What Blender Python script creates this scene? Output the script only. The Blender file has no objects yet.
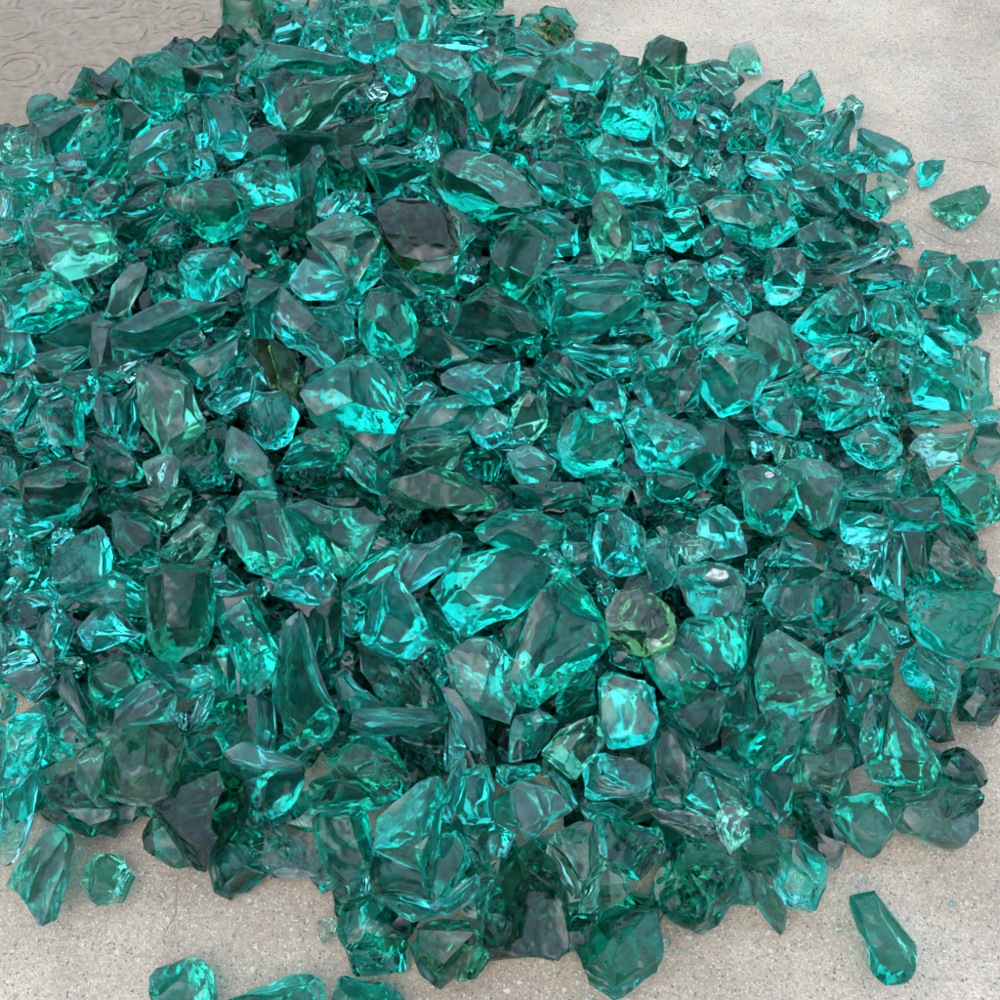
import bpy, math, random, itertools
import numpy as np
from mathutils import Vector, Matrix, noise as mnoise
R = math.radians
scene = bpy.context.scene
COL = scene.collection

# ---------------- camera ----------------
CAM_H = 1.05
PITCH = 57.0          # degrees below the horizon
FOV = 50.0
cam_d = bpy.data.cameras.new('camera'); cam = bpy.data.objects.new('camera', cam_d); COL.objects.link(cam)
cam_d.angle = R(FOV); cam_d.clip_start = 0.01; cam_d.clip_end = 200
cam.location = (0, 0, CAM_H)
cam.rotation_euler = (R(90 - PITCH), 0, 0)
scene.camera = cam
# ---------------- sky and light ----------------
SUN_EL, SUN_AZ = 62.0, 215.0      # azimuth measured from +Y (away from the camera) towards +X
world = bpy.data.worlds.new('World'); scene.world = world; world.use_nodes = True
wn, wl = world.node_tree.nodes, world.node_tree.links
wn.clear()
sky = wn.new('ShaderNodeTexSky'); sky.sky_type = 'NISHITA'; sky.sun_disc = False
sky.sun_elevation = R(SUN_EL); sky.sun_rotation = R(SUN_AZ); sky.air_density = 1.0; sky.dust_density = 6.0; sky.ozone_density = 1.0
hsv = wn.new('ShaderNodeHueSaturation'); hsv.inputs['Saturation'].default_value = 0.8
bgd = wn.new('ShaderNodeBackground'); bgd.inputs['Strength'].default_value = 0.15
out = wn.new('ShaderNodeOutputWorld')
# cloud cover: brighter overhead; dark horizon band added for contrast in reflections
geo = wn.new('ShaderNodeTexCoord'); sep = wn.new('ShaderNodeSeparateXYZ')
ramp = wn.new('ShaderNodeValToRGB'); mul = wn.new('ShaderNodeMix'); mul.data_type = 'RGBA'; mul.blend_type = 'MULTIPLY'; mul.inputs['Factor'].default_value = 1
wl.new(geo.outputs['Generated'], sep.inputs[0]); wl.new(sep.outputs['Z'], ramp.inputs[0])
cr = ramp.color_ramp
cr.elements[0].position = 0.0; cr.elements[0].color = (0.07, 0.07, 0.07, 1)
cr.elements[1].position = 1.0; cr.elements[1].color = (1.25, 1.25, 1.25, 1)
e = cr.elements.new(0.26); e.color = (0.13, 0.13, 0.13, 1)
e = cr.elements.new(0.44); e.color = (1.1, 1.1, 1.1, 1)
wl.new(sky.outputs[0], hsv.inputs['Color']); 
# rain cloud over the sky
cn = wn.new('ShaderNodeTexNoise'); cn.inputs['Scale'].default_value = 2.2; cn.inputs['Detail'].default_value = 5
cc = wn.new('ShaderNodeValToRGB'); cc.color_ramp.elements[0].position = .35; cc.color_ramp.elements[0].color = (3.2, 5.0, 7.0, 1); cc.color_ramp.elements[1].position = .68; cc.color_ramp.elements[1].color = (6.8, 9.2, 11.6, 1)
cm = wn.new('ShaderNodeMix'); cm.data_type = 'RGBA'; cm.inputs['Factor'].default_value = 0.75
wl.new(geo.outputs['Generated'], cn.inputs['Vector']); wl.new(cn.outputs[0], cc.inputs[0]); wl.new(hsv.outputs[0], cm.inputs['A']); wl.new(cc.outputs[0], cm.inputs['B'])
wl.new(cm.outputs['Result'], mul.inputs['A']); wl.new(ramp.outputs[0], mul.inputs['B'])
wl.new(mul.outputs['Result'], bgd.inputs[0]); wl.new(bgd.outputs[0], out.inputs[0])
sl = bpy.data.lights.new('sun', 'SUN'); sl.energy = 0.5; sl.angle = R(50); sl.color = (1, 0.98, 0.95)
sun = bpy.data.objects.new('sun', sl); COL.objects.link(sun)
d = Vector((math.sin(R(SUN_AZ)) * math.cos(R(SUN_EL)), math.cos(R(SUN_AZ)) * math.cos(R(SUN_EL)), math.sin(R(SUN_EL))))
sun.rotation_euler = d.to_track_quat('Z', 'Y').to_euler()
# ---------------- exposure, render ----------------
vs = scene.view_settings
vs.view_transform = 'Standard'; vs.look = 'None'; vs.gamma = 1; vs.exposure = 0.45; vs.use_curve_mapping = False
cy = scene.cycles
cy.max_bounces = 14; cy.transmission_bounces = 14; cy.glossy_bounces = 5; cy.diffuse_bounces = 2; cy.volume_bounces = 0; cy.transparent_max_bounces = 8
cy.caustics_reflective = True; cy.caustics_refractive = True
cy.sample_clamp_indirect = 6.0; cy.blur_glossy = 0.3
cy.use_denoising = True; cy.use_adaptive_sampling = True; cy.adaptive_threshold = 0.03

# ---------------- camera maths ----------------
FWD = Vector((0, math.cos(R(PITCH)), -math.sin(R(PITCH))))
UPV = Vector((0, math.sin(R(PITCH)), math.cos(R(PITCH))))
RGT = Vector((1, 0, 0))
EYE = Vector((0, 0, CAM_H))
TF = math.tan(R(FOV / 2))
def ray(px, py):
    return (FWD + RGT * ((px - 500) / 500 * TF) - UPV * ((py - 500) / 500 * TF)).normalized()
def ground(px, py, z=0.0):
    d = ray(px, py); t = (z - CAM_H) / d.z
    return EYE + d * t
# ---------------- noise ----------------
def _hash(ix, iy, iz, seed):
    n = (ix * 374761393 + iy * 668265263 + iz * 2147483647 + seed * 974634777) & 0xffffffff
    n = ((n ^ (n >> 13)) * 1274126177) & 0xffffffff
    n = ((n ^ (n >> 16)) * 2246822519) & 0xffffffff
    return ((n ^ (n >> 15)) & 0xffffff) / 8388607.5 - 1.0
def vnoise(p, seed=0):
    """smooth value noise, p (n,3) -> (n,) in -1..1"""
    i = np.floor(p).astype(np.int64); f = p - i
    u = f * f * f * (f * (f * 6 - 15) + 10)
    r = 0
    for dx in (0, 1):
        wx = u[:, 0] if dx else 1 - u[:, 0]
        for dy in (0, 1):
            wy = u[:, 1] if dy else 1 - u[:, 1]
            for dz in (0, 1):
                wz = u[:, 2] if dz else 1 - u[:, 2]
                r = r + wx * wy * wz * _hash(i[:, 0] + dx, i[:, 1] + dy, i[:, 2] + dz, seed)
    return r
def fbm(p, seed=0, o=2):
    r = 0; a = 1.0
    for k in range(o):
        r = r + a * vnoise(p * (2.03 ** k) + 17.3 * k, seed + k); a *= 0.5
    return r

# ---------------- broken glass ----------------
def hull2d(pts):
    pts = sorted(set(map(tuple, pts)))
    def half(ps):
        h = []
        for p in ps:
            while len(h) >= 2 and (h[-1][0]-h[-2][0])*(p[1]-h[-2][1]) - (h[-1][1]-h[-2][1])*(p[0]-h[-2][0]) <= 0: h.pop()
            h.append(p)
        return h[:-1]
    return half(pts) + half(reversed(pts))     # counter-clockwise

def solid(N, D, tol=1.2e-3):
    """convex polyhedron N.x <= D -> vertices, list of facets (vertex index loops)"""
    n = len(N)
    tri = np.array(list(itertools.combinations(range(n), 3)))
    M = N[tri]; det = np.linalg.det(M); ok = np.abs(det) > 1e-3
    tri, M = tri[ok], M[ok]
    X = np.linalg.solve(M, D[tri][..., None])[..., 0]
    ok = (X @ N.T <= D + 1e-8).all(1)
    tri, X = tri[ok], X[ok]
    V, inc = [], []
    for t, x in zip(tri, X):
        for k, v in enumerate(V):
            if (v - x) @ (v - x) < tol ** 2:
                inc[k].update(t); break
        else:
            V.append(x); inc.append(set(t))
    V = np.array(V); F = []
    for j in range(n):
        idx = [k for k in range(len(V)) if j in inc[k]]
        if len(idx) < 3: continue
        c = V[idx].mean(0); nn = N[j]
        a = np.cross(nn, [0.3, 0.5, 0.81]); a /= np.linalg.norm(a); b = np.cross(nn, a)
        idx.sort(key=lambda k: math.atan2((V[k]-c) @ b, (V[k]-c) @ a))
        F.append((j, idx))
    return V, F

def shard_mesh(poly, thick, rng, lvl=3, flat=0.0, rough=0.5, name='glass_chunk', top=None, dull=False):
    """poly: outline in the chunk's own plane (metres, centred); w points at the viewer. Returns a mesh of one broken glass chunk."""
    H = hull2d(poly)
    P = np.array(H); n = len(P)
    cen = P.mean(0); size = 2 * np.sqrt(((P - cen) ** 2).sum(1).mean())
    nr = np.random.default_rng(rng.randrange(1 << 30))
    Ns, Ds = [], []
    def add(nv, pt):
        nv = np.array(nv, float); nv /= np.linalg.norm(nv); Ns.append(nv); Ds.append(nv @ np.array(pt))
    for k in range(n):
        a, b = P[k], P[(k + 1) % n]
        L = np.linalg.norm(b - a)
        if L < min(2e-3, size * .05): continue
        t = (b - a) / L; o = np.array([t[1], -t[0]])
        m = (a + b) / 2; z = thick * nr.uniform(-0.12, 0.12)
        up = R(nr.uniform(6, 30) if nr.random() < .6 else nr.uniform(30, 60)); dn = R(nr.uniform(0, 32) if nr.random() < .6 else nr.uniform(30, 55))
        sk = nr.normal(0, 0.12)
        add([o[0]*math.cos(up) + t[0]*sk, o[1]*math.cos(up) + t[1]*sk, math.sin(up)], [*m, z])
        add([o[0]*math.cos(dn) - t[0]*sk, o[1]*math.cos(dn) - t[1]*sk, -math.sin(dn)], [*m, z])
    h = thick * 0.5
    def cap(tx, ty, hh, sgn):
        need = max(float((P - cen) @ np.array([tx, ty]) .max()) if False else ((P - cen) @ np.array([tx, ty])).max() + 0.06 * thick, hh)
        add([tx, ty, sgn], [cen[0], cen[1], sgn * need])
    if top is not None:
        cap(top[0], top[1], h * 0.7, 1)
        if nr.random() < .6:
            ang = nr.uniform(0, 2*math.pi); tl = math.tan(R(nr.uniform(18, 40))); cap(math.cos(ang)*tl, math.sin(ang)*tl, h * .8, 1)
    else:
        a0 = nr.uniform(0, 2*math.pi); cnt_ = 1 if flat else (2 if nr.random() < 0.5 else 3)
        for q in range(cnt_):
            ang = a0 + q * 2.3 + nr.uniform(-.4, .4); tl = math.tan(R(nr.uniform(4, 14) if flat else nr.uniform(12, 36)))
            cap(math.cos(ang)*tl, math.sin(ang)*tl, h * nr.uniform(0.6, 0.9), 1)
    for q in range(2):
        ang = nr.uniform(0, 2*math.pi); tl = math.tan(R(nr.uniform(5, 35)))
        add([math.cos(ang)*tl, math.sin(ang)*tl, -1], [cen[0], cen[1], -h * nr.uniform(0.7, 1.1)])
    V, F = solid(np.array(Ns), np.array(Ds), min(1.2e-3, size * .03))
    seg = 2 ** lvl
    B = np.array([(i, j, seg - i - j) for i in range(seg + 1) for j in range(seg + 1 - i)], float) / seg
    ind = {}
    for q, (i, j) in enumerate([(i, j) for i in range(seg + 1) for j in range(seg + 1 - i)]): ind[(i, j)] = q
    T = []
    for i in range(seg):
        for j in range(seg - i):
            T.append((ind[i, j], ind[i+1, j], ind[i, j+1]))
            if i + j < seg - 1: T.append((ind[i+1, j], ind[i+1, j+1], ind[i, j+1]))
    T = np.array(T); nb = len(B)
    Nn = np.array(Ns)
    PT, TR, FI, DISP, UP = [], [], [], [], []
    off = 0
    for fi, (j, loop) in enumerate(F):
        L = V[loop]; c = L.mean(0); nn = Nn[j]
        m = len(loop)
        nxt = np.roll(L, -1, 0)
        tri3 = np.stack([np.repeat(c[None], m, 0), L, nxt], 1)              # m,3,3
        pts = np.einsum('bk,mkd->mbd', B, tri3).reshape(-1, 3)
        # signed distance to each boundary edge inside the facet
        e = nxt - L; el = np.linalg.norm(e, axis=1); keep = el > 1e-6
        inn = np.cross(nn, e / np.maximum(el, 1e-9)[:, None])
        dist = np.einsum('pmd,md->pm', pts[:, None, :] - L[None], inn)
        r = max(1e-4, np.linalg.norm(L - c, axis=1).mean())
        dist = np.maximum(dist[:, keep], 0)
        f = np.prod(1 - np.exp(-dist / (0.22 * r)), axis=1)
        amp = nr.choice([-1, 1], p=[0.68, 0.32]) * r * nr.uniform(0.03, 0.16)
        face = nn[2] > 0.86
        if flat and face: amp *= 0.25
        dsp = amp * f
        kind = nr.random(); big = r > 0.006
        # point the fracture started from: just outside one of the corners
        q = c + (L[nr.integers(m)] - c) * nr.uniform(0.9, 1.6)
        rel = pts - q; rad = np.linalg.norm(rel, axis=1)
        a1 = c - q; a1 = a1 / max(1e-9, np.linalg.norm(a1)); a2 = np.cross(nn, a1)
        ang = np.arctan2(rel @ a2, rel @ a1)
        edge = np.minimum(1, f * 2.2)
        calm = (flat and face) or nn[2] < 0.15
        if big and not calm and kind < 0.08 + 0.45 * rough:            # conchoidal rings
            lam = nr.uniform(0.005, 0.012) * (0.6 + rad / (2.5 * r))
            dsp = dsp + 0.035 * lam * np.sin(2*math.pi * rad / lam * 1.0 + 2.0 * vnoise(pts * 60, fi)) * edge
        if big and not calm and nr.random() < 0.08 + 0.34 * rough:       # hackle fanning out from the start point
            hk = vnoise(np.stack([ang * nr.uniform(9, 20), rad * 25, np.full_like(rad, fi * 3.1)], 1), 5)
            dsp = dsp + nr.uniform(0.0006, 0.0018) * hk * edge * np.clip(rad / (1.2 * r), 0, 1)
        PT.append(pts); DISP.append(dsp[:, None] * nn[None])
        for k in range(m):
            TR.append(T + off + k * nb)
        FI.append(np.full(m * len(T), fi)); UP.append(np.full(m * len(T), (2 if dull and (flat or nr.random() < .5) else 0) if nn[2] > 0.12 else (0 if nr.random() < .25 else 1))); off += m * nb
    PT = np.concatenate(PT); DISP = np.concatenate(DISP); TR = np.concatenate(TR); FI = np.concatenate(FI)
    key = np.round(PT * 1e5).astype(np.int64)
    key = (key[:, 0] + 500000) * (10 ** 12) + (key[:, 1] + 500000) * (10 ** 6) + key[:, 2] + 500000
    _, first, inv = np.unique(key, return_index=True, return_inverse=True)
    inv = inv.reshape(-1)
    X = PT[first]
    acc = np.zeros_like(X); cnt = np.zeros(len(X))
    np.add.at(acc, inv, DISP); np.add.at(cnt, inv, 1)
    TR = inv[TR]
    ok = (TR[:, 0] != TR[:, 1]) & (TR[:, 1] != TR[:, 2]) & (TR[:, 0] != TR[:, 2])
    TR, FI = TR[ok], FI[ok]; UP = np.concatenate(UP)[ok]
    sd = int(nr.integers(1 << 20))
    s0 = size * 0.45
    W = np.stack([fbm(X / s0 + 7 * k, sd + k, 1) for k in range(3)], 1) * size * 0.034
    W2 = np.stack([fbm(X / 0.011 + 5 * k, sd + 9 + k, 2) for k in range(3)], 1) * (0.0004 + 0.0007 * rough) * min(1, size / .03)
    X = X + acc / cnt[:, None] + W + W2
    # shell-shaped scoops knocked out of the lump, with the ripple rings they leave
    BT = np.zeros(len(X), np.int64)
    for q in range(int(nr.integers(2, 5)) if lvl > 2 else 0):
        dr = nr.normal(size=3); dr[2] = abs(dr[2]) * .9 - .15; dr[:2] *= 1.3; dr /= np.linalg.norm(dr)
        Rb = size * nr.uniform(0.35, 0.95); dep = size * nr.uniform(0.05, 0.13 if dr[2] > .6 else 0.17)
        sx = float(np.quantile(X @ dr, .995)); lat = np.cross(dr, nr.normal(size=3)) * size * .18
        k = np.linalg.norm(lat) + 1e-9
        bc = dr * (sx + Rb - dep) + lat + X.mean(0) - dr * float(X.mean(0) @ dr)
        rel = X - bc; rd = np.linalg.norm(rel, axis=1)
        src = bc - dr * Rb + np.cross(dr, lat) / k * Rb * .8
        ds = np.linalg.norm(X - src, axis=1); lam = nr.uniform(.006, .011)
        ripple = (0.020 if nr.random() < .45 else 0.003) * lam * np.sin(2*math.pi * ds / lam) * (.4 + ds / size)
        Rq = Rb + ripple
        m_ = rd < Rb
        X[m_] = (bc + rel / rd[:, None] * Rq[:, None])[m_]
        BT[m_] = q + 1
    # build the mesh
    me = bpy.data.meshes.new(name)
    me.vertices.add(len(X)); me.vertices.foreach_set('co', X.astype(np.float32).ravel())
    me.loops.add(len(TR) * 3); me.loops.foreach_set('vertex_index', TR.astype(np.int32).ravel())
    me.polygons.add(len(TR)); me.polygons.foreach_set('loop_start', np.arange(0, len(TR) * 3, 3, dtype=np.int32))
    me.update(calc_edges=True)
    if lvl > 2 or dull: me.polygons.foreach_set('material_index', UP.astype(np.int32))
    # sharp where two fracture faces meet
    ne = len(me.edges)
    le = np.empty(len(me.loops), np.int32); me.loops.foreach_get('edge_index', le)
    bf = BT[TR].min(1); FI = np.where(bf > 0, 10**4 + bf, FI)
    lf = np.repeat(FI, 3)
    mn = np.full(ne, 10**6); mx = np.full(ne, -1)
    np.minimum.at(mn, le, lf); np.maximum.at(mx, le, lf)
    at = me.attributes.new('sharp_edge', 'BOOLEAN', 'EDGE')
    at.data.foreach_set('value', (mn != mx))
    return me
# ---------------- materials ----------------
def glass(name, sig, frost=False, dust=1.0, ior=1.48, hack=False):
    """broken bottle-glass lump: clear surface, colour only from what the volume takes away per metre (sig)"""
    m = bpy.data.materials.new(name); m.use_nodes = True
    n, l = m.node_tree.nodes, m.node_tree.links; n.clear()
    o = n.new('ShaderNodeOutputMaterial'); g = n.new('ShaderNodeBsdfGlass'); v = n.new('ShaderNodeVolumeAbsorption')
    g.inputs['IOR'].default_value = ior
    tc = n.new('ShaderNodeTexCoord')
    nz = n.new('ShaderNodeTexNoise'); nz.inputs['Scale'].default_value = 130; nz.inputs['Detail'].default_value = 1.5
    mp = n.new('ShaderNodeMapping'); mp.inputs['Scale'].default_value = (1, 0.35, 1); mp.inputs['Rotation'].default_value = (0.3, 0.5, 0.9)
    b = n.new('ShaderNodeBump'); b.inputs['Strength'].default_value = 0.30 if frost else 0.10; b.inputs['Distance'].default_value = 0.0012
    # patches where the fracture face is dull
    n2 = n.new('ShaderNodeTexNoise'); n2.inputs['Scale'].default_value = 22; n2.inputs['Detail'].default_value = 1
    mr = n.new('ShaderNodeMapRange'); mr.inputs[1].default_value = 0.50; mr.inputs[2].default_value = 0.70
    mr.inputs[3].default_value = 0.10 if frost else 0.07 if hack else 0.0; mr.inputs[4].default_value = 0.22 if frost else 0.20 if hack else 0.06
    l.new(tc.outputs['Object'], mp.inputs[0]); l.new(mp.outputs[0], nz.inputs['Vector']); l.new(nz.outputs['Fac'], b.inputs['Height'])
    l.new(tc.outputs['Object'], n2.inputs['Vector']); l.new(n2.outputs['Fac'], mr.inputs[0]); l.new(mr.outputs[0], g.inputs['Roughness'])
    l.new(b.outputs[0], g.inputs['Normal'])
    mx = max(sig); v.inputs['Density'].default_value = mx; v.inputs['Color'].default_value = (*[1 - q / mx for q in sig], 1)
    # fine glass dust and micro-cracks; on hackled faces, diffuse added as inner glow
    df = n.new('ShaderNodeBsdfDiffuse'); df.inputs['Color'].default_value = (.70, .82, .80, 1)
    n3 = n.new('ShaderNodeTexNoise'); n3.inputs['Scale'].default_value = 60; n3.inputs['Detail'].default_value = 2; n3.inputs['Roughness'].default_value = .7
    m3 = n.new('ShaderNodeMapRange'); m3.inputs[1].default_value = .40; m3.inputs[2].default_value = .70 if hack else .8; m3.inputs[3].default_value = .03 if frost else .07 if hack else .0; m3.inputs[4].default_value = (.10 if frost else .23 if hack else .015) * (dust if not hack else 1)
    ms = n.new('ShaderNodeMixShader')
    l.new(tc.outputs['Object'], n3.inputs['Vector']); l.new(n3.outputs[0], m3.inputs[0]); l.new(m3.outputs[0], ms.inputs[0]); l.new(g.outputs[0], ms.inputs[1]); l.new(df.outputs[0], ms.inputs[2])
    l.new(ms.outputs[0], o.inputs['Surface']); l.new(v.outputs[0], o.inputs['Volume'])
    return m
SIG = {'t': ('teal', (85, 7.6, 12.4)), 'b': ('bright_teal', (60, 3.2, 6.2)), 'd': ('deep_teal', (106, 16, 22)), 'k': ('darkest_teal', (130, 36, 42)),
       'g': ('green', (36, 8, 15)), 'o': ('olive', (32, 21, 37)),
       'v': ('pale_olive', (30, 15, 28)),
       'q': ('grey_green', (30, 10, 16)), 'e': ('sea_teal', (92, 9.6, 15)), 'c': ('clear_grey', (14, 9, 12)), 'p': ('pale_green', (30, 6, 11))}
GL = {k: glass(nm + '_glass', s, dust=0.0 if k == 'k' else 1.0) for k, (nm, s) in SIG.items()}
HK = {k: glass(nm + '_glass_hackled_face', s, dust=0.0 if k == 'k' else 1.0, hack=True) for k, (nm, s) in SIG.items()}
FR = {k: glass(nm + '_glass_dull_face', s, True) for k, (nm, s) in SIG.items()}
# ---------------- the setting ----------------
def nd(n, t, **kw):
    x = n.new(t)
    for k, v in kw.items():
        if k.startswith('i_'): x.inputs[k[2:].replace('_', ' ')].default_value = v
        else: setattr(x, k, v)
    return x
def concrete():
    m = bpy.data.materials.new('wet_sandy_concrete'); m.use_nodes = True; n, l = m.node_tree.nodes, m.node_tree.links
    p = n['Principled BSDF']; tc = nd(n, 'ShaderNodeTexCoord')
    def noise_(sc, det=4, rough=.6, off=0):
        x = nd(n, 'ShaderNodeTexNoise'); x.inputs['Scale'].default_value = sc; x.inputs['Detail'].default_value = det; x.inputs['Roughness'].default_value = rough
        if off:
            mp = nd(n, 'ShaderNodeMapping'); mp.inputs['Location'].default_value = (off, off * .7, 0); l.new(tc.outputs['Object'], mp.inputs[0]); l.new(mp.outputs[0], x.inputs['Vector'])
        else: l.new(tc.outputs['Object'], x.inputs['Vector'])
        return x
    def ramp_(src, stops):
        r = nd(n, 'ShaderNodeValToRGB'); c = r.color_ramp
        while len(c.elements) < len(stops): c.elements.new(.5)
        for e, (q, col) in zip(c.elements, stops): e.position = q; e.color = (*col, 1) if len(col) == 3 else col
        l.new(src, r.inputs[0]); return r
    def mix_(a, b, f, mode='MIX', fac=1.0):
        x = nd(n, 'ShaderNodeMix', data_type='RGBA', blend_type=mode)
        for s, v in (('A', a), ('B', b)):
            if isinstance(v, tuple): x.inputs[s].default_value = (*v, 1)
            else: l.new(v, x.inputs[s])
        if f is None: x.inputs['Factor'].default_value = fac
        else: l.new(f, x.inputs['Factor'])
        return x.outputs['Result']
    base = ramp_(noise_(3.2, 6).outputs[0], [(.30, (.49, .365, .265)), (.5, (.57, .435, .32)), (.7, (.64, .50, .375))]).outputs[0]
    # pinkish and greenish blotches
    base = mix_(base, (.50, .385, .33), ramp_(noise_(5, 4, .6, 3.1).outputs[0], [(.52, (0, 0, 0)), (.72, (.55,) * 3)]).outputs[0])
    base = mix_(base, (.36, .38, .31), ramp_(noise_(9, 4, .6, 7.7).outputs[0], [(.58, (0, 0, 0)), (.75, (.35,) * 3)]).outputs[0])
    # damp blotches
    base = mix_(base, ramp_(noise_(2.6, 5, .55, 12.4).outputs[0], [(.40, (.70, .68, .66)), (.58, (1, 1, 1))]).outputs[0], None, 'MULTIPLY', .8)
    base = mix_(base, ramp_(noise_(11, 5, .65, 22.4).outputs[0], [(.36, (.80, .79, .78)), (.55, (1, 1, 1))]).outputs[0], None, 'MULTIPLY', .7)
    # damp sand round the foot of the heap: distance from its middle, broken up by noise
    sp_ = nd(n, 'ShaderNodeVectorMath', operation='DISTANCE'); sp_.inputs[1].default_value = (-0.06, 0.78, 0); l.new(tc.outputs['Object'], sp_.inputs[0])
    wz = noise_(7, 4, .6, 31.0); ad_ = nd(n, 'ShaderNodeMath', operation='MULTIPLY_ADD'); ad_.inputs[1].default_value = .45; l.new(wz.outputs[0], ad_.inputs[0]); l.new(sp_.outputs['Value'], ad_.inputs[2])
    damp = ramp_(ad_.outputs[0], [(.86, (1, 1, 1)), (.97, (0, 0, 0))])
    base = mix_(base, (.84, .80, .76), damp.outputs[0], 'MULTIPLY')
    # sand grain
    base = mix_(base, ramp_(noise_(420, 3, .8).outputs[0], [(.30, (.50,) * 3), (.5, (.98,) * 3), (.72, (1.5,) * 3)]).outputs[0], None, 'MULTIPLY', .85)
    base = mix_(base, ramp_(noise_(150, 2, .7, 2.2).outputs[0], [(.33, (.74,) * 3), (.5, (1,) * 3), (.68, (1.22,) * 3)]).outputs[0], None, 'MULTIPLY', .6)
    def specks(scale, rad, colr, keep, off):
        mp = nd(n, 'ShaderNodeMapping'); mp.inputs['Location'].default_value = (off, off * 1.3, 0)
        nw = nd(n, 'ShaderNodeTexNoise'); nw.inputs['Scale'].default_value = scale * 1.4
        l.new(tc.outputs['Object'], nw.inputs['Vector'])
        ad = nd(n, 'ShaderNodeVectorMath', operation='MULTIPLY_ADD'); ad.inputs[1].default_value = (.9 / scale,) * 3
        l.new(nw.outputs['Color'], ad.inputs[0]); l.new(tc.outputs['Object'], mp.inputs[0]); l.new(mp.outputs[0], ad.inputs[2])
        v = nd(n, 'ShaderNodeTexVoronoi', voronoi_dimensions='2D'); v.inputs['Scale'].default_value = scale; l.new(ad.outputs[0], v.inputs['Vector'])
        d = ramp_(v.outputs['Distance'], [(rad * .7, (1, 1, 1)), (rad, (0, 0, 0))])
        sp = nd(n, 'ShaderNodeSeparateColor'); l.new(v.outputs['Color'], sp.inputs[0])
        k = nd(n, 'ShaderNodeMath', operation='LESS_THAN'); l.new(sp.outputs[0], k.inputs[0]); k.inputs[1].default_value = keep
        f = nd(n, 'ShaderNodeMath', operation='MULTIPLY'); l.new(d.outputs[0], f.inputs[0]); l.new(k.outputs[0], f.inputs[1])
        return f.outputs[0], v.outputs['Color'], colr
    for sc, rad, col, keep, off in ((420, .30, (.66, .57, .47), .15, 0.3), (260, .24, (.64, .56, .46), .07, 4.1), (300, .30, (.13, .115, .10), .08, 2.4), (140, .22, (.20, .175, .15), .07, 5.2),
                                    (95, .20, (.58, .50, .41), .06, 6.2), (60, .17, (.50, .33, .20), .04, 1.9), (70, .18, (.30, .27, .22), .06, 8.8), (80, .16, (.50, .30, .26), .03, 9.3)):
        f, _, _ = specks(sc, rad, col, keep, off); base = mix_(base, col, f)
    l.new(base, p.inputs['Base Color'])
    rr = ramp_(noise_(4, 4, .6, 5).outputs[0], [(.40, (.16,) * 3), (.62, (.55,) * 3)]); l.new(rr.outputs[0], p.inputs['Roughness'])
    b = nd(n, 'ShaderNodeBump'); b.inputs['Distance'].default_value = .0012; b.inputs['Strength'].default_value = .7
    l.new(noise_(330, 4, .75).outputs[0], b.inputs['Height'])
    b2 = nd(n, 'ShaderNodeBump'); b2.inputs['Distance'].default_value = .01; b2.inputs['Strength'].default_value = .5
    l.new(noise_(14, 4, .6, 1).outputs[0], b2.inputs['Height']); l.new(b.outputs[0], b2.inputs['Normal']); l.new(b2.outputs[0], p.inputs['Normal'])
    return m
def sheet(name, pts, mat):
    me = bpy.data.meshes.new(name); me.from_pydata(pts, [], [tuple(range(len(pts)))]); me.materials.append(mat)
    o = bpy.data.objects.new(name, me); COL.objects.link(o); o['kind'] = 'structure'; return o
slab = sheet('concrete_ground', [(-30, -20, 0), (30, -20, 0), (30, 60, 0), (-30, 60, 0)], concrete())
slab['label'] = 'wet sandy beige concrete with fine speckles'
# hairline cracks
def crack(pts, wd, seed):
    rg = random.Random(seed); G = [ground(x, y, 0.0005) for x, y in pts]; V = []; F = []
    P = []
    for a, b in zip(G, G[1:]):
        k = max(2, int((b - a).length / 0.008))
        for q in range(k):
            p = a.lerp(b, q / k); P.append(p + Vector((rg.gauss(0, .0012), rg.gauss(0, .0012), 0)))
    for i, p in enumerate(P):
        t = (P[min(i+1, len(P)-1)] - P[max(i-1, 0)]).normalized(); s = Vector((-t.y, t.x, 0)) * wd * rg.uniform(.3, 1) * min(1, i / 3, (len(P) - 1 - i) / 3)
        V += [p + s, p - s]
    for i in range(len(P) - 1): F.append((2*i, 2*i+1, 2*i+3, 2*i+2))
    me = bpy.data.meshes.new('crack'); me.from_pydata([tuple(v) for v in V], [], F)
    m = bpy.data.materials.get('crack_dirt') or bpy.data.materials.new('crack_dirt'); m.use_nodes = True
    m.node_tree.nodes['Principled BSDF'].inputs['Base Color'].default_value = (.25, .215, .18, 1); m.node_tree.nodes['Principled BSDF'].inputs['Roughness'].default_value = .8
    me.materials.append(m); o = bpy.data.objects.new('ground_crack', me); COL.objects.link(o); o['kind'] = 'structure'
crack([(176, 868), (178, 890), (176, 912), (168, 926), (163, 945), (163, 965)], .0008, 1)
crack([(930, 152), (955, 157), (985, 162), (1010, 172)], .0010, 2)
crack([(905, 218), (925, 232), (950, 243), (985, 248)], .0008, 3)
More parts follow.
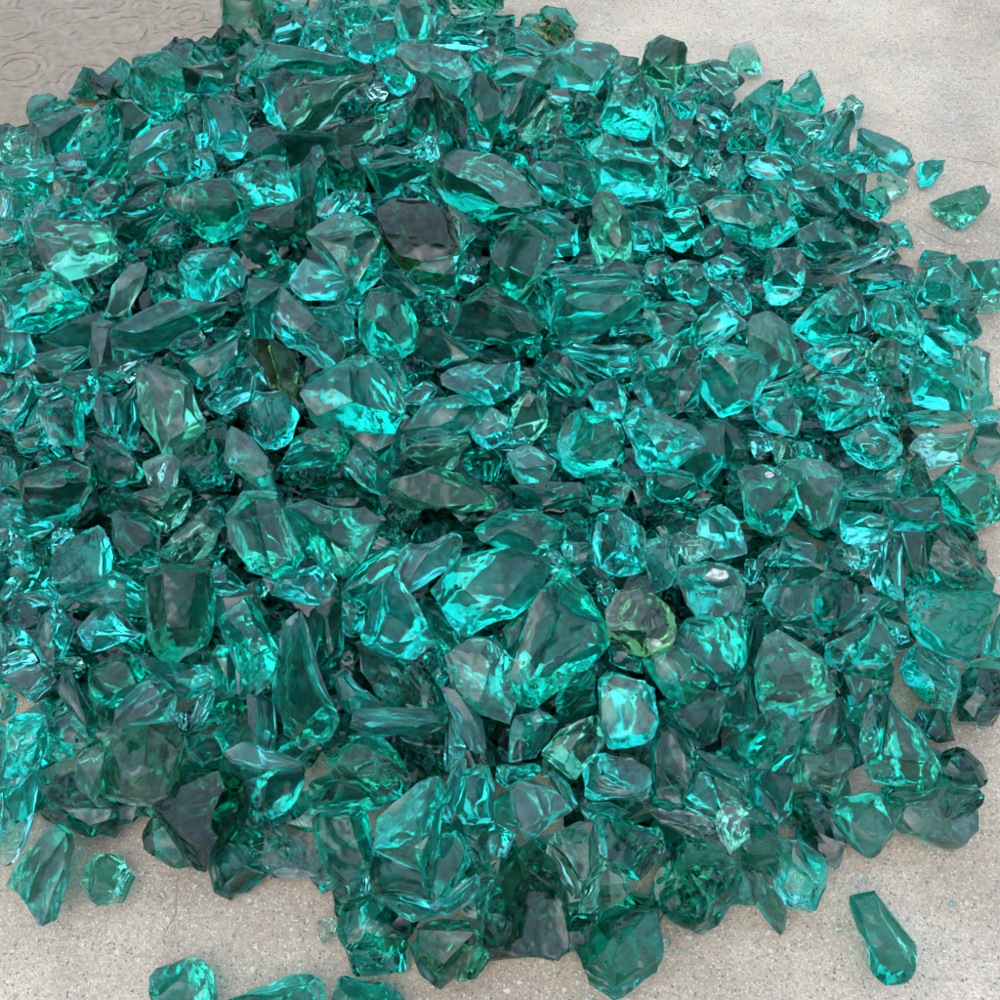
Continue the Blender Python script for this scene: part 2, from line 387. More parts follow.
# rain puddle behind the heap: a thin film with rings from the drops
def puddle():
    out_ = [ground(x, y) for x, y in [(-420, 210), (0, 150), (95, 108), (170, 90), (240, 70), (330, 45), (420, 10), (470, -60), (560, -160), (-420, -160)]]
    x0, x1 = -1.75, 0.15; y0, y1 = 1.25, 2.35; st = 0.0035
    nx, ny = int((x1 - x0) / st), int((y1 - y0) / st)
    X, Y = np.meshgrid(np.linspace(x0, x1, nx), np.linspace(y0, y1, ny)); P = np.stack([X.ravel(), Y.ravel(), np.zeros(X.size)], 1)
    z = 0.0007 * fbm(P * [22, 38, 1], 3, 1) + 0.0012 * fbm(P * [42, 72, 1] + 3, 9, 1)
    rg = random.Random(4)
    drops = [(58, 21), (117, 7), (128, 36), (42, 53), (70, 66), (20, 72), (12, 30), (190, 20), (162, 50), (92, 42), (150, 10), (18, 100), (85, 84), (205, 45), (30, 6), (8, 118), (272, 22)]
    for (px, py) in drops:
        g = ground(px, py); d = np.hypot(P[:, 0] - g.x, P[:, 1] - g.y); R0 = rg.uniform(.010, .034); lam = rg.uniform(.012, .016)
        z *= 1 - .45 * np.exp(-(d / .035) ** 4)
        z += rg.uniform(.0004, .0013) * np.sin(2 * math.pi * (d - R0) / lam) * (1 + .5 * fbm(P * 30 + px, 5, 1)) * np.exp(-((d - R0) / (.015)) ** 2)
    z = z * 1.0 + 0.0075
    # inside the outline, and the film thins away at its edge
    ins = np.zeros(len(P), bool); dist = np.full(len(P), 9.0)
    for a, b in zip(out_, out_[1:] + out_[:1]):
        if a.y != b.y:
            ins ^= ((a.y > P[:, 1]) != (b.y > P[:, 1])) & (P[:, 0] < (b.x - a.x) * (P[:, 1] - a.y) / (b.y - a.y) + a.x)
        e = np.array([b.x - a.x, b.y - a.y]); q = P[:, :2] - [a.x, a.y]; t = np.clip(q @ e / (e @ e), 0, 1); dist = np.minimum(dist, np.hypot(*(q - t[:, None] * e).T))
    sd = np.where(ins, dist, -dist) + 0.02 * fbm(P * 9, 21, 3)
    z = z * np.clip(sd / 0.05, 0, 1) ** .5
    I = np.arange(nx * ny).reshape(ny, nx); Q = np.stack([I[:-1, :-1], I[:-1, 1:], I[1:, 1:], I[1:, :-1]], -1).reshape(-1, 4)
    Q = Q[(sd[Q] > 0.0008).all(1)]
    us, inv = np.unique(Q, return_inverse=True); Q = inv.reshape(-1, 4)
    V = P[us]; V[:, 2] = np.maximum(z[us], .0008)
    me = bpy.data.meshes.new('puddle'); me.vertices.add(len(V)); me.vertices.foreach_set('co', V.astype(np.float32).ravel())
    me.loops.add(Q.size); me.loops.foreach_set('vertex_index', Q.astype(np.int32).ravel()); me.polygons.add(len(Q)); me.polygons.foreach_set('loop_start', np.arange(0, Q.size, 4, dtype=np.int32)); me.update(calc_edges=True)
    me.polygons.foreach_set('use_smooth', np.ones(len(Q), bool))
    m = bpy.data.materials.new('rain_water'); m.use_nodes = True; n, l = m.node_tree.nodes, m.node_tree.links; n.clear()
    o = n.new('ShaderNodeOutputMaterial'); g = n.new('ShaderNodeBsdfGlass'); g.inputs['IOR'].default_value = 1.75; g.inputs['Roughness'].default_value = 0.0; g.inputs['Color'].default_value = (1, .96, .90, 1)
    l.new(g.outputs[0], o.inputs['Surface']); me.materials.append(m)
    # silt lying under the film
    bm_ = bpy.data.materials.new('wet_silt'); bm_.use_nodes = True; n, l = bm_.node_tree.nodes, bm_.node_tree.links
    tc = n.new('ShaderNodeTexCoord'); nz = n.new('ShaderNodeTexNoise'); nz.inputs['Scale'].default_value = 60; nz.inputs['Detail'].default_value = 6
    r = n.new('ShaderNodeValToRGB'); r.color_ramp.elements[0].position = .3; r.color_ramp.elements[0].color = (.42, .29, .185, 1); r.color_ramp.elements[1].position = .7; r.color_ramp.elements[1].color = (.62, .45, .31, 1)
    l.new(tc.outputs['Object'], nz.inputs['Vector']); l.new(nz.outputs[0], r.inputs[0]); l.new(r.outputs[0], n['Principled BSDF'].inputs['Base Color'])
    bv = me.copy(); bv.name = 'silt'; bz = np.array([0.0006]); co = np.empty(len(V) * 3, np.float32); bv.vertices.foreach_get('co', co); co = co.reshape(-1, 3); co[:, 2] = 0.0004; bv.vertices.foreach_set('co', co.ravel()); bv.materials.clear(); bv.materials.append(bm_)
    bo = bpy.data.objects.new('puddle_bed', bv); COL.objects.link(bo); bo['kind'] = 'structure'
    ob = bpy.data.objects.new('puddle_water', me); COL.objects.link(ob); ob['kind'] = 'structure'; ob['label'] = 'shallow puddle ringed by raindrops behind the heap'
puddle()
TRACE = '''
@ 0 0
b 2 r | 540,235 640,205 740,220 800,300 760,400 690,460 620,455 510,340 | large bright turquoise rounded lump with a dark hollow
t 1 r | 625,195 760,140 850,240 900,310 800,330 700,230 | bluish teal jagged peak
d 0 r | 800,190 860,195 885,245 850,260 | tiny dark splinter
d 1 f | 760,250 940,240 935,290 880,370 770,360 | dark green-teal block with a straight lower rim
d 1 r | 275,375 330,265 410,290 430,330 400,400 300,390 | dark pyramid-shaped piece
t 1 f | 400,330 470,235 530,265 550,330 500,400 420,400 | grey-teal triangular peak
t 1 f | 110,400 165,370 240,385 210,470 130,505 105,460 | smooth pale teal slab with a crisp left corner
d 0 f | 210,390 300,385 320,440 230,500 190,480 | grey-green smooth slab
t 1 r | 130,500 260,480 330,440 290,560 230,640 150,620 | cloudy teal wedge
b 2 r | 275,570 400,410 490,430 470,600 440,640 370,665 290,620 | bright egg-shaped piece with glowing teal base
t 1 r | 450,420 520,400 600,480 560,560 480,590 | dark faceted fragment
b 2 f | 540,580 640,490 720,485 745,530 660,620 560,690 520,690 | long pale-topped prism
p 0 r | 0,500 90,495 135,520 130,590 20,620 0,620 | pale crackled green-grey piece
p 0 r | 20,560 120,540 130,640 40,660 0,630 | pale green frosted piece
b 1 r | 10,690 120,640 220,660 205,770 100,765 15,740 | turquoise cluster-like lump glowing along its base
d 1 r | 230,640 310,620 370,690 280,740 215,720 | purplish grey dull fragment
t 1 r | 390,700 470,600 560,560 540,680 480,720 | striped teal sliver
d 1 r | 480,720 640,690 720,700 650,790 500,790 | deep green wedge
b 1 f | 830,450 960,450 1000,530 960,610 890,620 850,570 | smooth light teal square block
t 1 r | 755,450 830,420 850,560 800,580 | narrow ridged wedge
d 1 r | 820,400 880,375 1000,420 960,460 850,460 | black-green glossy fragment
t 1 f | 640,640 740,570 770,700 700,730 | green-teal wedge
d 1 r | 760,610 830,600 850,680 830,720 770,680 | small glossy grey facet
t 1 r | 330,770 420,720 500,760 470,830 400,860 340,800 | pale teal chip with feathery face
b 1 r | 240,850 330,830 400,885 330,910 250,890 | sparkling turquoise chip
t 0 r | 210,740 330,730 340,830 240,850 | dark splintered fragment
b 1 r | 100,870 210,800 245,880 180,960 110,950 | frosted pale-blue lump
t 1 r | 0,760 50,780 20,860 0,850 | small grey-teal edge piece
d 1 f | 50,780 110,790 90,890 30,890 | deep emerald sliver
d 1 f | 485,820 600,790 640,740 655,830 600,880 540,870 | dark wedge with grey flat top
d 1 r | 440,880 540,870 650,850 580,970 500,990 | deep green rounded chunk
t 2 f | 665,800 700,745 940,735 1000,800 980,900 900,950 820,970 700,880 | large scoop-shaped piece with grey top and glowing turquoise lower rim
p 1 f | 150,900 440,900 460,960 440,1040 300,1110 220,1100 | wide pale green domed block
d 0 r | 580,970 640,880 700,890 720,960 650,1000 | dark jagged filler piece
d 0 f | 0,900 90,900 110,960 0,990 | deep teal flat shard
@ 250 0
g 2 f | -110,-60 0,-40 70,-10 60,140 0,200 -110,170 -130,60 | rough crackled green block standing in the puddle
t 1 r | 240,60 270,0 330,-10 360,60 320,110 240,110 | dark teal rounded peak
b 1 r | 200,140 240,95 310,110 290,200 200,180 | bright glassy chip
d 1 f | 110,110 170,85 200,120 150,160 90,160 | small grey-teal slanted plate
t 1 r | 360,50 430,0 500,60 470,110 390,100 | dark angular nugget
b 1 r | 480,-20 640,-30 620,60 550,70 490,50 | bright piece cut by the top border
t 2 f | 580,90 600,10 690,-10 750,60 740,170 650,160 580,140 | tall grey speckled standing slab
g 1 r | 800,-40 990,-40 985,40 900,70 830,60 | pale green-teal dome cut by the top border
d 1 f | 750,95 860,80 950,60 900,130 770,140 | grey flat shard
t 1 r | 740,150 800,130 930,140 920,200 820,200 750,190 | dark green lens-shaped piece
b 2 r | 385,160 440,110 490,120 500,200 460,255 400,220 | glowing oval nugget
d 1 r | 300,110 370,80 400,170 380,220 310,200 | dark folded piece
t 1 f | 490,110 570,100 590,180 540,250 490,220 | grey-blue cluster chip
b 3 f | 590,170 700,175 880,240 890,300 830,420 760,370 640,300 580,230 | big smooth pale slab with a turquoise underside
b 1 r | 520,270 580,230 650,300 640,350 600,385 540,340 | sparkling turquoise nugget
b 3 f | -30,240 60,180 200,180 330,210 470,280 300,320 100,360 -40,340 | long smooth bluish slab at the top of the heap
g 5 f | 100,380 300,320 490,295 500,330 380,460 270,525 180,555 130,490 | big clear green boat-shaped block
b 2 f | 40,320 130,285 180,310 100,380 140,520 60,470 35,380 | bright teal edge of a large plate
p 1 r | 470,370 500,335 545,345 530,400 490,400 | tiny pale grey chip
g 2 f | 340,540 480,470 540,480 540,540 400,590 350,580 | clear green slab with a shining rim
t 1 r | 510,430 610,410 620,500 540,525 510,490 | grey-blue faceted chip
d 2 r | 620,400 680,330 740,350 770,440 700,560 650,580 620,500 | dark humped piece with purple-grey sheen
d 2 f | 740,350 860,440 880,600 780,640 740,540 | tall very dark emerald piece
b 1 r | 660,600 740,530 755,640 700,640 | small glowing triangle
t 2 r | 890,300 980,300 1010,450 950,560 880,500 860,440 | teal ridged piece
t 1 r | 910,220 1000,160 1030,300 960,320 | light blue-grey fragment
d 1 f | 880,530 960,570 950,610 890,590 | purplish flat sliver
t 1 f | 10,530 120,500 140,560 130,630 60,640 0,590 | purplish grey flat-faced block
b 2 r | -50,690 0,620 130,640 190,820 60,820 0,870 -60,830 -80,730 | crumpled bright piece with white sparkle
t 1 f | 165,690 270,600 300,650 290,780 220,850 180,790 | grey leaning slab
d 0 r | 140,540 330,550 320,620 170,640 | deep green low piece
d 1 r | 290,640 400,610 460,700 440,790 330,790 | black-green angular piece
t 1 f | 360,600 480,590 480,660 400,720 350,660 | teal-black small block
d 2 f | 475,670 640,630 740,660 690,720 620,760 540,780 490,730 | deep emerald bowl-shaped piece
t 1 r | 480,610 560,590 660,600 600,640 480,650 | dark ring-shaped chip
t 2 r | 695,710 800,640 920,600 1010,650 1150,760 1130,830 1000,880 900,880 770,780 | large cloudy turquoise boulder with rough face
d 1 f | 620,740 700,740 760,800 700,820 610,800 | small grey-teal fan chip
o 3 r | 500,850 540,790 700,790 790,860 860,960 840,1060 720,1120 600,1060 520,960 | large dark olive-green rock
t 1 r | 760,800 860,870 900,930 840,1010 790,920 | teal ridge beside an olive rock
b 2 r | 280,860 300,780 400,760 380,860 330,880 | turquoise folded chip
t 1 f | 380,780 470,770 480,840 370,860 | grey leaf-shaped shard
b 3 r | 215,940 290,870 410,850 500,890 560,1010 500,1130 430,1180 300,1100 | large frosted blue-teal dome
d 0 r | 40,830 210,820 230,930 100,960 10,900 | dark emerald bulk
d 1 r | 0,900 100,960 120,1040 20,1050 -40,980 | dark teal wedge
@ 500 0
t 1 r | 0,120 90,110 200,200 120,230 0,210 | blue-black ridged piece
o 1 r | 130,120 220,70 300,150 240,200 190,190 | dark olive-grey stone-like chunk
b 2 f | 200,220 280,160 370,150 460,220 420,310 370,370 260,360 220,290 | pale blue-white faceted block with dark green belly
t 2 f | 0,230 110,210 220,240 220,330 150,360 0,330 | speckled blue-grey slab
t 2 r | 0,380 120,330 160,380 130,450 60,540 0,560 | teal piece with diagonal stripes
g 2 r | 60,540 170,400 250,420 240,480 130,570 | green-white sparkling chip
b 3 r | 395,480 440,340 490,270 560,250 610,370 620,450 600,540 560,570 500,540 420,520 | brightest cyan tall nugget with peaked grey cap
d 1 r | 430,290 470,235 540,245 520,330 450,340 | dark teal cap
d 1 f | 190,370 290,360 300,420 250,430 200,410 | dark green upper strip
d 1 r | 250,460 330,380 380,430 370,490 290,530 | grey-brown pebble-like chip
d 0 r | 290,540 370,490 400,540 340,600 | dark gap piece
t 1 r | 580,290 600,210 610,200 610,300 | teal sliver
g 2 r | 580,240 600,190 660,155 740,190 735,330 700,360 620,345 580,290 | dark green barrel-shaped piece standing at the rim
p 2 r | 770,270 850,235 930,270 950,340 880,370 800,320 | pale green fan-ribbed shell-shaped piece
g 2 r | 900,240 920,190 1000,165 1040,200 1050,290 1000,305 930,290 | dark green rounded nugget at the outer rim
b 3 f | 340,600 430,540 620,600 665,690 650,770 550,810 400,800 370,700 | large blue-grey smooth plate with glowing lower left
b 2 r | 150,620 250,590 370,640 400,800 300,800 230,700 | bright streaked teal wedge
d 1 f | 150,560 220,510 320,600 230,600 150,640 | dull grey-teal slab
t 1 f | 140,660 250,680 290,780 200,790 130,740 | dark smooth teal facet
p 3 r | 350,850 400,775 470,780 520,900 520,1010 440,1065 390,1060 350,960 | clear pale green upright crystal-like piece
d 1 f | 0,590 110,640 110,690 20,660 | dark grey narrow strip
t 1 r | 620,420 660,400 690,480 670,560 620,580 | grey feathered wedge
t 1 f | 690,400 740,340 800,340 820,400 760,470 710,450 | smoky teal piece
b 2 r | 800,410 880,440 920,490 890,540 830,500 790,480 | bright white-cyan fan chip
p 2 r | 640,580 700,500 790,490 800,570 740,660 680,620 | white-frosted grey nugget
d 1 f | 800,510 870,530 870,600 790,590 | grey smooth block
d 1 f | 920,490 1000,480 1010,600 920,600 | blue-grey slab
g 2 r | 820,650 870,610 900,650 870,700 830,690 | small vivid green bead
t 1 f | 780,600 840,600 830,700 760,680 | dark green fragment
d 1 f | 880,690 960,620 980,740 920,770 880,740 | black-teal fragment
t 1 r | 650,770 740,700 800,740 790,800 720,830 650,810 | teal shard with bright corner
p 2 r | 740,740 900,750 950,790 830,830 780,800 | narrow pale crystalline sliver
b 2 r | 810,840 870,790 1010,790 1090,860 1060,950 980,960 850,900 | long bright cyan ridged lump
d 1 r | 500,860 570,820 640,850 620,890 520,890 | black-green piece with a grey square facet
t 1 r | 520,900 640,890 660,990 590,1000 520,980 | emerald chip
t 1 f | 660,850 780,840 800,920 740,990 660,960 | grey-purple slab with ridges
t 1 f | 780,950 860,900 900,960 860,1010 790,1010 | grey-teal plate
b 2 f | 100,900 140,850 240,840 300,900 300,1010 230,1020 180,960 | teal bell-shaped piece with a curl
t 2 f | -20,960 60,880 120,890 200,960 190,1050 130,1130 60,1200 -20,1120 | large smooth blue-grey block with bright turquoise tip
@ 750 0
t 2 r | 100,370 170,320 250,270 300,340 300,420 280,460 180,460 120,440 | tall teal nugget with pointed top
b 2 r | 0,400 80,390 130,420 100,470 60,530 20,490 | sparkling cyan cluster chip
p 2 r | 340,430 400,380 460,420 440,490 400,520 350,480 | pale mint angular piece
b 1 f | 280,470 340,450 350,500 310,560 270,540 | pale mint side piece
t 2 f | 270,600 380,450 410,460 420,560 380,640 330,640 | pointed teal blade-like piece
g 2 f | 170,490 230,470 295,490 280,530 230,545 190,530 | thin green leaf-shaped plate
t 1 f | 90,530 120,470 180,500 220,550 150,610 70,590 | smooth grey-teal slab
d 1 r | 180,560 240,560 230,620 190,650 160,610 | small black-teal chip
t 2 f | 420,510 550,560 660,620 680,650 600,720 520,700 500,620 420,580 | broad dull grey-teal slab with a curved outer edge
d 2 r | 390,630 440,590 500,600 520,680 450,690 390,670 | striped dome-shaped grey piece
g 2 r | 510,700 560,680 640,740 630,790 560,810 510,780 | vivid emerald glowing lump
t 2 r | 660,700 680,640 800,640 770,700 740,745 680,750 | pointed tail-like piece at the rim
g 3 r | 710,820 820,775 870,770 930,750 970,790 960,830 910,880 850,920 770,890 | lone green-teal shell-shaped piece on the concrete
t 1 f | 270,620 360,660 330,690 280,670 | small dark grey splinter
t 2 f | 110,720 260,655 320,700 370,790 360,830 280,830 200,750 | teal tent-shaped piece with grey slope
d 2 f | 340,720 460,700 460,830 400,860 350,790 | dark upright slab
t 1 f | 470,770 530,760 550,840 490,880 460,840 | smoky teal fragment
t 1 r | 0,620 80,590 160,650 160,700 80,720 0,690 | teal faceted chip
b 2 r | 0,820 50,760 150,830 190,920 90,990 0,960 | very bright turquoise crumpled chunk
t 1 r | 40,740 160,740 200,820 160,870 60,800 | blue-grey rough piece
d 1 r | 160,780 250,770 330,850 260,870 180,860 | dark bluish chip
t 2 f | 180,920 270,880 380,920 420,1000 280,1030 200,1000 | domed grey-teal shell with fine ridges
d 2 r | 350,900 400,840 500,900 510,960 440,990 | dark brownish-green rough piece
t 2 f | 530,900 600,880 650,920 660,1000 560,980 | cylinder-like teal stub with flat pale top
@ 0 250
b 2 f | 0,150 100,90 240,100 330,210 300,270 170,330 120,310 0,310 | large blue-turquoise boulder with silvery facets
p 1 f | -20,10 60,-10 130,60 90,110 0,130 | dark mossy green piece
b 2 f | 0,320 120,330 130,430 60,480 0,480 | brilliant cyan striped block at the left border
t 1 f | 170,350 340,310 400,260 410,330 350,390 240,385 | flat dark wedge with bright cyan tip
t 1 f | 130,420 310,390 350,410 260,480 160,470 | pale grey-teal flake
p 2 f | 420,200 490,70 560,60 600,100 480,250 420,250 | long pale mint prism leaning uphill
b 2 r | 720,70 760,10 900,0 960,60 950,140 880,190 780,210 730,140 | C-shaped turquoise lump with deep dark hollow
d 1 r | 600,140 640,90 710,110 740,190 620,200 | very dark sparkling gap piece
t 2 f | 470,330 620,230 760,200 900,210 850,310 770,350 600,420 480,380 | broad dark teal piece with purple-grey lens-shaped face
t 2 f | 740,440 860,380 960,340 950,440 870,500 800,560 740,500 | teal triangle with cyan gleam
d 1 f | 370,320 450,300 500,400 490,490 400,550 380,450 | tall dull purple-grey slab
p 1 r | 480,480 540,430 610,440 520,520 | white-glinting flake
p 3 f | 535,570 560,490 640,460 740,500 850,680 830,720 680,830 620,830 560,680 | big pale sea-green cube-like block with yellow lower corner
t 2 r | 0,600 80,520 150,560 140,650 60,720 0,700 | smooth grey-green oval slab
b 1 r | 150,550 250,520 260,570 170,600 | turquoise glinting chip
d 1 r | 50,490 120,470 150,540 80,530 | purplish small shard
t 1 f | 180,640 300,590 350,700 330,780 220,790 | deep green slope-faced piece
t 1 r | 150,600 210,610 200,690 110,700 140,650 | green-lit chip
d 1 f | 60,740 180,690 190,790 90,800 | dull dark flake
t 1 r | 250,500 390,480 390,600 340,640 270,590 | shadowed splintery piece
d 2 f | 380,640 400,570 460,580 480,690 460,740 400,710 | narrow purple-grey upright flake
t 1 r | 470,600 540,560 560,680 540,780 480,760 | dark vertical chip
b 2 r | 830,590 930,480 1000,430 1040,480 1000,580 880,650 | teal block with pale bluish top edge
t 1 f | 840,500 910,420 950,430 920,510 860,560 | deep teal notch piece
p 2 f | 580,860 640,830 720,840 710,930 660,990 600,930 | pale green-yellow downward pointing crystal
d 2 f | 80,900 170,850 270,840 360,860 370,960 300,1000 260,1060 130,1060 90,980 | heavy dark purple-grey rock with glossy facets
b 1 r | 0,830 60,840 50,920 0,950 | turquoise rim piece at the left border
d 1 r | 400,780 480,790 560,860 540,930 420,920 | dark teal jumbled piece
t 3 f | 895,790 930,710 1000,740 1080,850 1100,940 1070,970 900,870 | smooth matte blue-teal fin-like slab
d 1 r | 760,880 860,840 890,930 800,960 | dim grey piece in shadow
d 0 f | 730,760 850,680 900,740 890,840 760,860 | large black-green shadowed piece
@ 250 250
b 3 r | 80,300 130,150 210,210 330,310 375,400 360,430 270,485 200,430 130,370 | frosted mint-teal long slab leaning down right
b 2 f | 170,130 220,40 330,80 400,130 340,200 220,190 | flat pale teal square face
d 1 r | 20,120 130,30 180,70 160,140 80,160 | dark shard with glossy slanted face
b 2 r | 220,240 360,210 430,290 420,340 370,360 320,290 | turquoise curled piece with white gleam
d 1 f | 350,190 400,130 440,180 430,250 390,240 | dark green blade
t 3 f | 430,230 440,180 520,130 600,150 650,260 680,380 600,425 500,410 430,350 | purple-grey block with horizontal bright water line
d 2 f | 520,110 560,60 640,110 700,180 640,220 560,140 | black-green angular block
t 1 r | 640,110 700,60 850,30 840,120 790,210 660,180 | deep emerald undulating piece
t 2 f | 830,100 890,30 920,70 900,130 | small grey triangular facet
d 3 f | 735,270 830,230 940,150 1000,170 1130,250 1190,330 1100,360 930,415 800,350 740,310 | wide dark stone-grey flat piece with teal base
b 3 f | 185,590 250,500 450,420 500,425 560,520 605,620 590,740 480,740 290,710 | large grey-topped triangular boulder with cyan streak
b 3 r | 0,640 20,570 90,545 160,580 200,640 160,770 80,805 20,760 | rounded shell-like turquoise piece with pointed base
o 1 f | 30,360 150,400 200,480 170,560 80,550 30,450 | olive-brown streaked flat piece
t 0 r | 0,370 50,390 60,530 0,540 | teal shadowed edge
t 1 f | 0,140 120,160 80,330 20,340 -20,220 | dim teal slab
d 1 f | 680,330 760,330 900,420 780,470 680,440 | deep green shadowed flat
b 3 r | 750,520 790,480 940,430 1000,420 1065,430 1060,590 980,620 860,590 780,560 | bright icy cyan top piece with a white nose
b 2 r | 620,730 720,600 800,580 930,620 920,690 830,740 700,740 | wide turquoise faceted wedge
t 1 f | 600,580 700,530 740,550 700,610 620,610 | grey-green chip
b 2 f | 880,710 960,640 1050,680 1040,760 960,785 900,760 | bluish teal glinting block
g 2 r | 610,800 700,750 860,730 885,800 830,880 700,850 | dark green folded piece with grey gleam
t 2 r | 380,860 420,780 490,775 550,880 560,970 480,960 | grey-teal drop-shaped piece with dark hole
t 1 f | 100,800 350,700 360,830 220,880 100,860 | deep teal smooth slope
g 3 f | 555,930 620,870 700,855 850,880 950,910 990,970 970,1040 870,1060 760,1030 600,1030 540,1000 | long dark green oval with a shining rim
d 1 r | 540,430 620,450 640,560 590,600 560,520 | dark speckled gap piece
d 1 f | 410,740 600,740 620,830 550,870 500,780 | black shadowed angular fragment
t 1 f | 200,720 300,730 360,770 330,830 220,790 | deep green corner piece
@ 500 250
b 3 f | 190,140 230,110 310,130 480,90 560,110 550,220 440,310 420,350 220,355 205,240 | wide saddle-shaped bright blue-teal block
d 1 f | 80,210 160,130 200,240 210,330 140,260 | dark green narrow blade
d 1 r | 370,100 480,40 580,80 560,130 480,90 | dark ridge above a bright block
t 2 r | 570,240 620,200 750,220 800,330 740,400 700,340 600,345 | glowing teal wedge with deep fissures
t 2 r | 640,110 700,40 790,50 830,110 820,200 790,220 700,190 | pale greyish dome with a bright right side
t 3 r | 760,330 830,230 880,190 980,260 990,330 950,380 860,390 770,400 | round teal boulder with crumpled veins
b 3 r | 800,420 870,380 960,375 1040,400 1070,500 1000,610 940,660 920,620 860,670 790,590 | knobbly turquoise piece with knuckle-like base
t 2 f | 480,280 600,270 600,330 520,350 440,340 | emerald flat fragment
b 2 r | 240,410 340,370 560,400 540,490 430,520 340,470 | low arched piece with cyan glints
t 1 f | 560,420 640,350 720,380 680,480 640,520 580,480 | grey feathery slab
t 1 r | 540,510 640,520 720,480 700,620 600,640 560,600 | mottled teal fragment
d 1 f | 690,480 800,470 800,570 780,620 700,630 | black empty-looking dark fragment
d 2 r | 150,480 220,400 280,420 350,510 380,560 300,620 230,560 | dark green splintered piece with feathered edge
t 2 f | 360,580 400,530 460,515 510,600 470,670 390,650 | grey smooth triangular cap
b 3 r | 230,770 260,680 320,630 400,630 490,730 485,800 400,890 310,905 250,850 | round glowing turquoise ball-like piece
b 3 r | 490,700 560,620 690,650 815,710 820,760 700,870 590,900 530,830 | shield-shaped turquoise piece with white upper rim
t 1 f | 480,630 540,600 600,640 570,680 500,700 | pale chip wedged between two round pieces
g 2 f | 50,640 110,570 190,620 190,690 140,750 60,720 | deep green glassy dome
b 1 r | 0,740 60,730 130,770 60,800 0,790 | flat cyan rim sliver
t 2 f | 20,830 120,790 220,850 190,920 100,935 50,910 | pale grey-teal fan-shaped plate
d 1 f | 180,740 240,740 240,820 190,800 | small grey-brown flat
t 1 f | 750,780 830,690 880,710 890,850 830,920 760,880 | grey vertical slab
d 1 f | 880,690 960,740 990,830 960,890 900,860 | dark slab with slanted grey facet
d 2 f | 60,950 160,930 320,940 340,1010 250,1040 120,1010 | low dark flat slab with grey glints
t 1 r | 360,890 460,870 520,950 480,1010 380,1010 | teal dim faceted piece
t 1 f | 530,910 610,900 610,1000 560,1020 | grey gleaming flake
t 1 f | 620,880 760,900 780,970 700,1000 620,980 | deep emerald broad piece
d 1 r | 60,480 160,490 200,590 160,620 60,560 | black-teal piece with faint glint
t 1 f | 830,60 920,20 980,60 940,120 840,110 | purplish grey smooth facet
t 1 r | 850,140 960,120 1000,200 980,260 900,200 | striped teal-grey ridge
t 1 f | 580,50 650,30 680,70 620,130 570,110 | emerald small face
d 0 r | 170,60 300,40 370,80 300,110 200,110 | dark mottled piece
@ 750 250
b 2 r | 80,20 200,10 220,100 190,190 140,210 80,210 50,150 | cyan-lit piece with grey ribbed front
t 3 f | 225,50 380,-10 560,-20 640,-10 540,40 380,90 260,125 | sail-like teal slab with cyan edge
d 1 r | 420,100 560,60 640,90 600,140 480,170 400,140 | long dark rough ridge
b 3 r | 160,310 240,220 350,120 400,180 440,290 350,370 240,385 | boat-like turquoise chunk with dark blue interior
t 1 r | 370,120 450,200 460,280 410,310 380,220 | dim ribbed fragment
b 3 r | 465,240 520,170 600,150 680,220 695,330 650,380 540,350 490,310 | shell-like bowl with bright cyan inner curve
b 3 r | 690,150 720,80 790,50 870,120 870,210 780,220 700,190 | crumpled spiky cyan nugget
d 2 r | 670,60 700,0 830,20 860,60 780,90 700,80 | dark horned piece
t 2 f | 860,50 1000,30 1020,180 880,190 | dull dark teal slab at the right border
p 1 f | 880,200 1010,180 1010,240 920,240 | thin pale yellowish edge lying on concrete
d 3 f | 700,270 740,220 830,220 935,290 930,340 850,380 790,320 | dark stone-grey flat-topped block at the rim
t 2 f | 690,380 700,290 800,330 850,380 830,470 740,440 | smooth smoky teal slab
p 2 f | 830,430 870,380 940,430 960,560 900,560 840,490 | translucent pale grey-green shard
t 2 f | 860,560 940,570 970,620 880,640 | dark grey shard
b 2 f | 230,410 290,370 400,350 460,360 450,450 400,490 280,480 | faceted turquoise piece with hexagon-like pattern
g 2 r | 470,390 530,350 590,380 590,460 540,500 480,470 | dark bottle-green round facet
b 1 r | 430,500 490,440 600,480 590,540 500,540 | glowing teal rim piece
b 3 f | 580,550 620,490 660,450 760,450 860,510 860,640 780,660 660,610 | grey-topped block with brilliant cyan lower edge
t 1 r | 590,400 680,390 690,450 620,490 590,460 | crumpled teal fragment
t 2 f | 0,260 60,250 150,300 210,440 130,500 40,540 0,530 | broad pale grey-teal faceted boulder
t 1 r | 60,550 180,510 270,470 180,540 | sharp teal edge
d 1 r | 140,530 220,470 280,500 250,590 170,580 | dark rough piece
b 3 r | 260,600 270,510 350,490 480,560 470,650 380,720 300,725 | concentric-ringed bright cyan shell piece
t 2 f | 430,540 530,550 540,620 500,680 460,620 | grey blue flat facet
d 1 r | 550,560 600,590 620,700 570,730 520,670 | black-teal piece with curled gleam
b 3 r | 360,760 480,680 600,760 610,800 540,880 490,905 420,850 | pointed turquoise chunk with white-veined ridge
t 2 r | 20,600 130,560 200,640 180,740 90,730 30,680 | dark feathered grey-teal chip
b 1 r | 0,730 60,740 80,790 20,820 | glowing hook-shaped tip
t 1 f | 180,770 270,780 280,840 190,830 | dark grey chip
g 1 f | 90,760 180,770 180,840 110,850 | deep bottle-green face
d 1 f | 600,650 850,650 860,680 740,700 640,690 | dark teal shadowed slope
p 3 r | 630,790 720,720 880,720 860,800 840,860 740,880 680,870 | pale olive-grey cloudy piece with turquoise spot
d 3 f | 850,820 900,700 1000,690 1040,780 960,890 890,860 | dark ribbed piece with vertical grooves
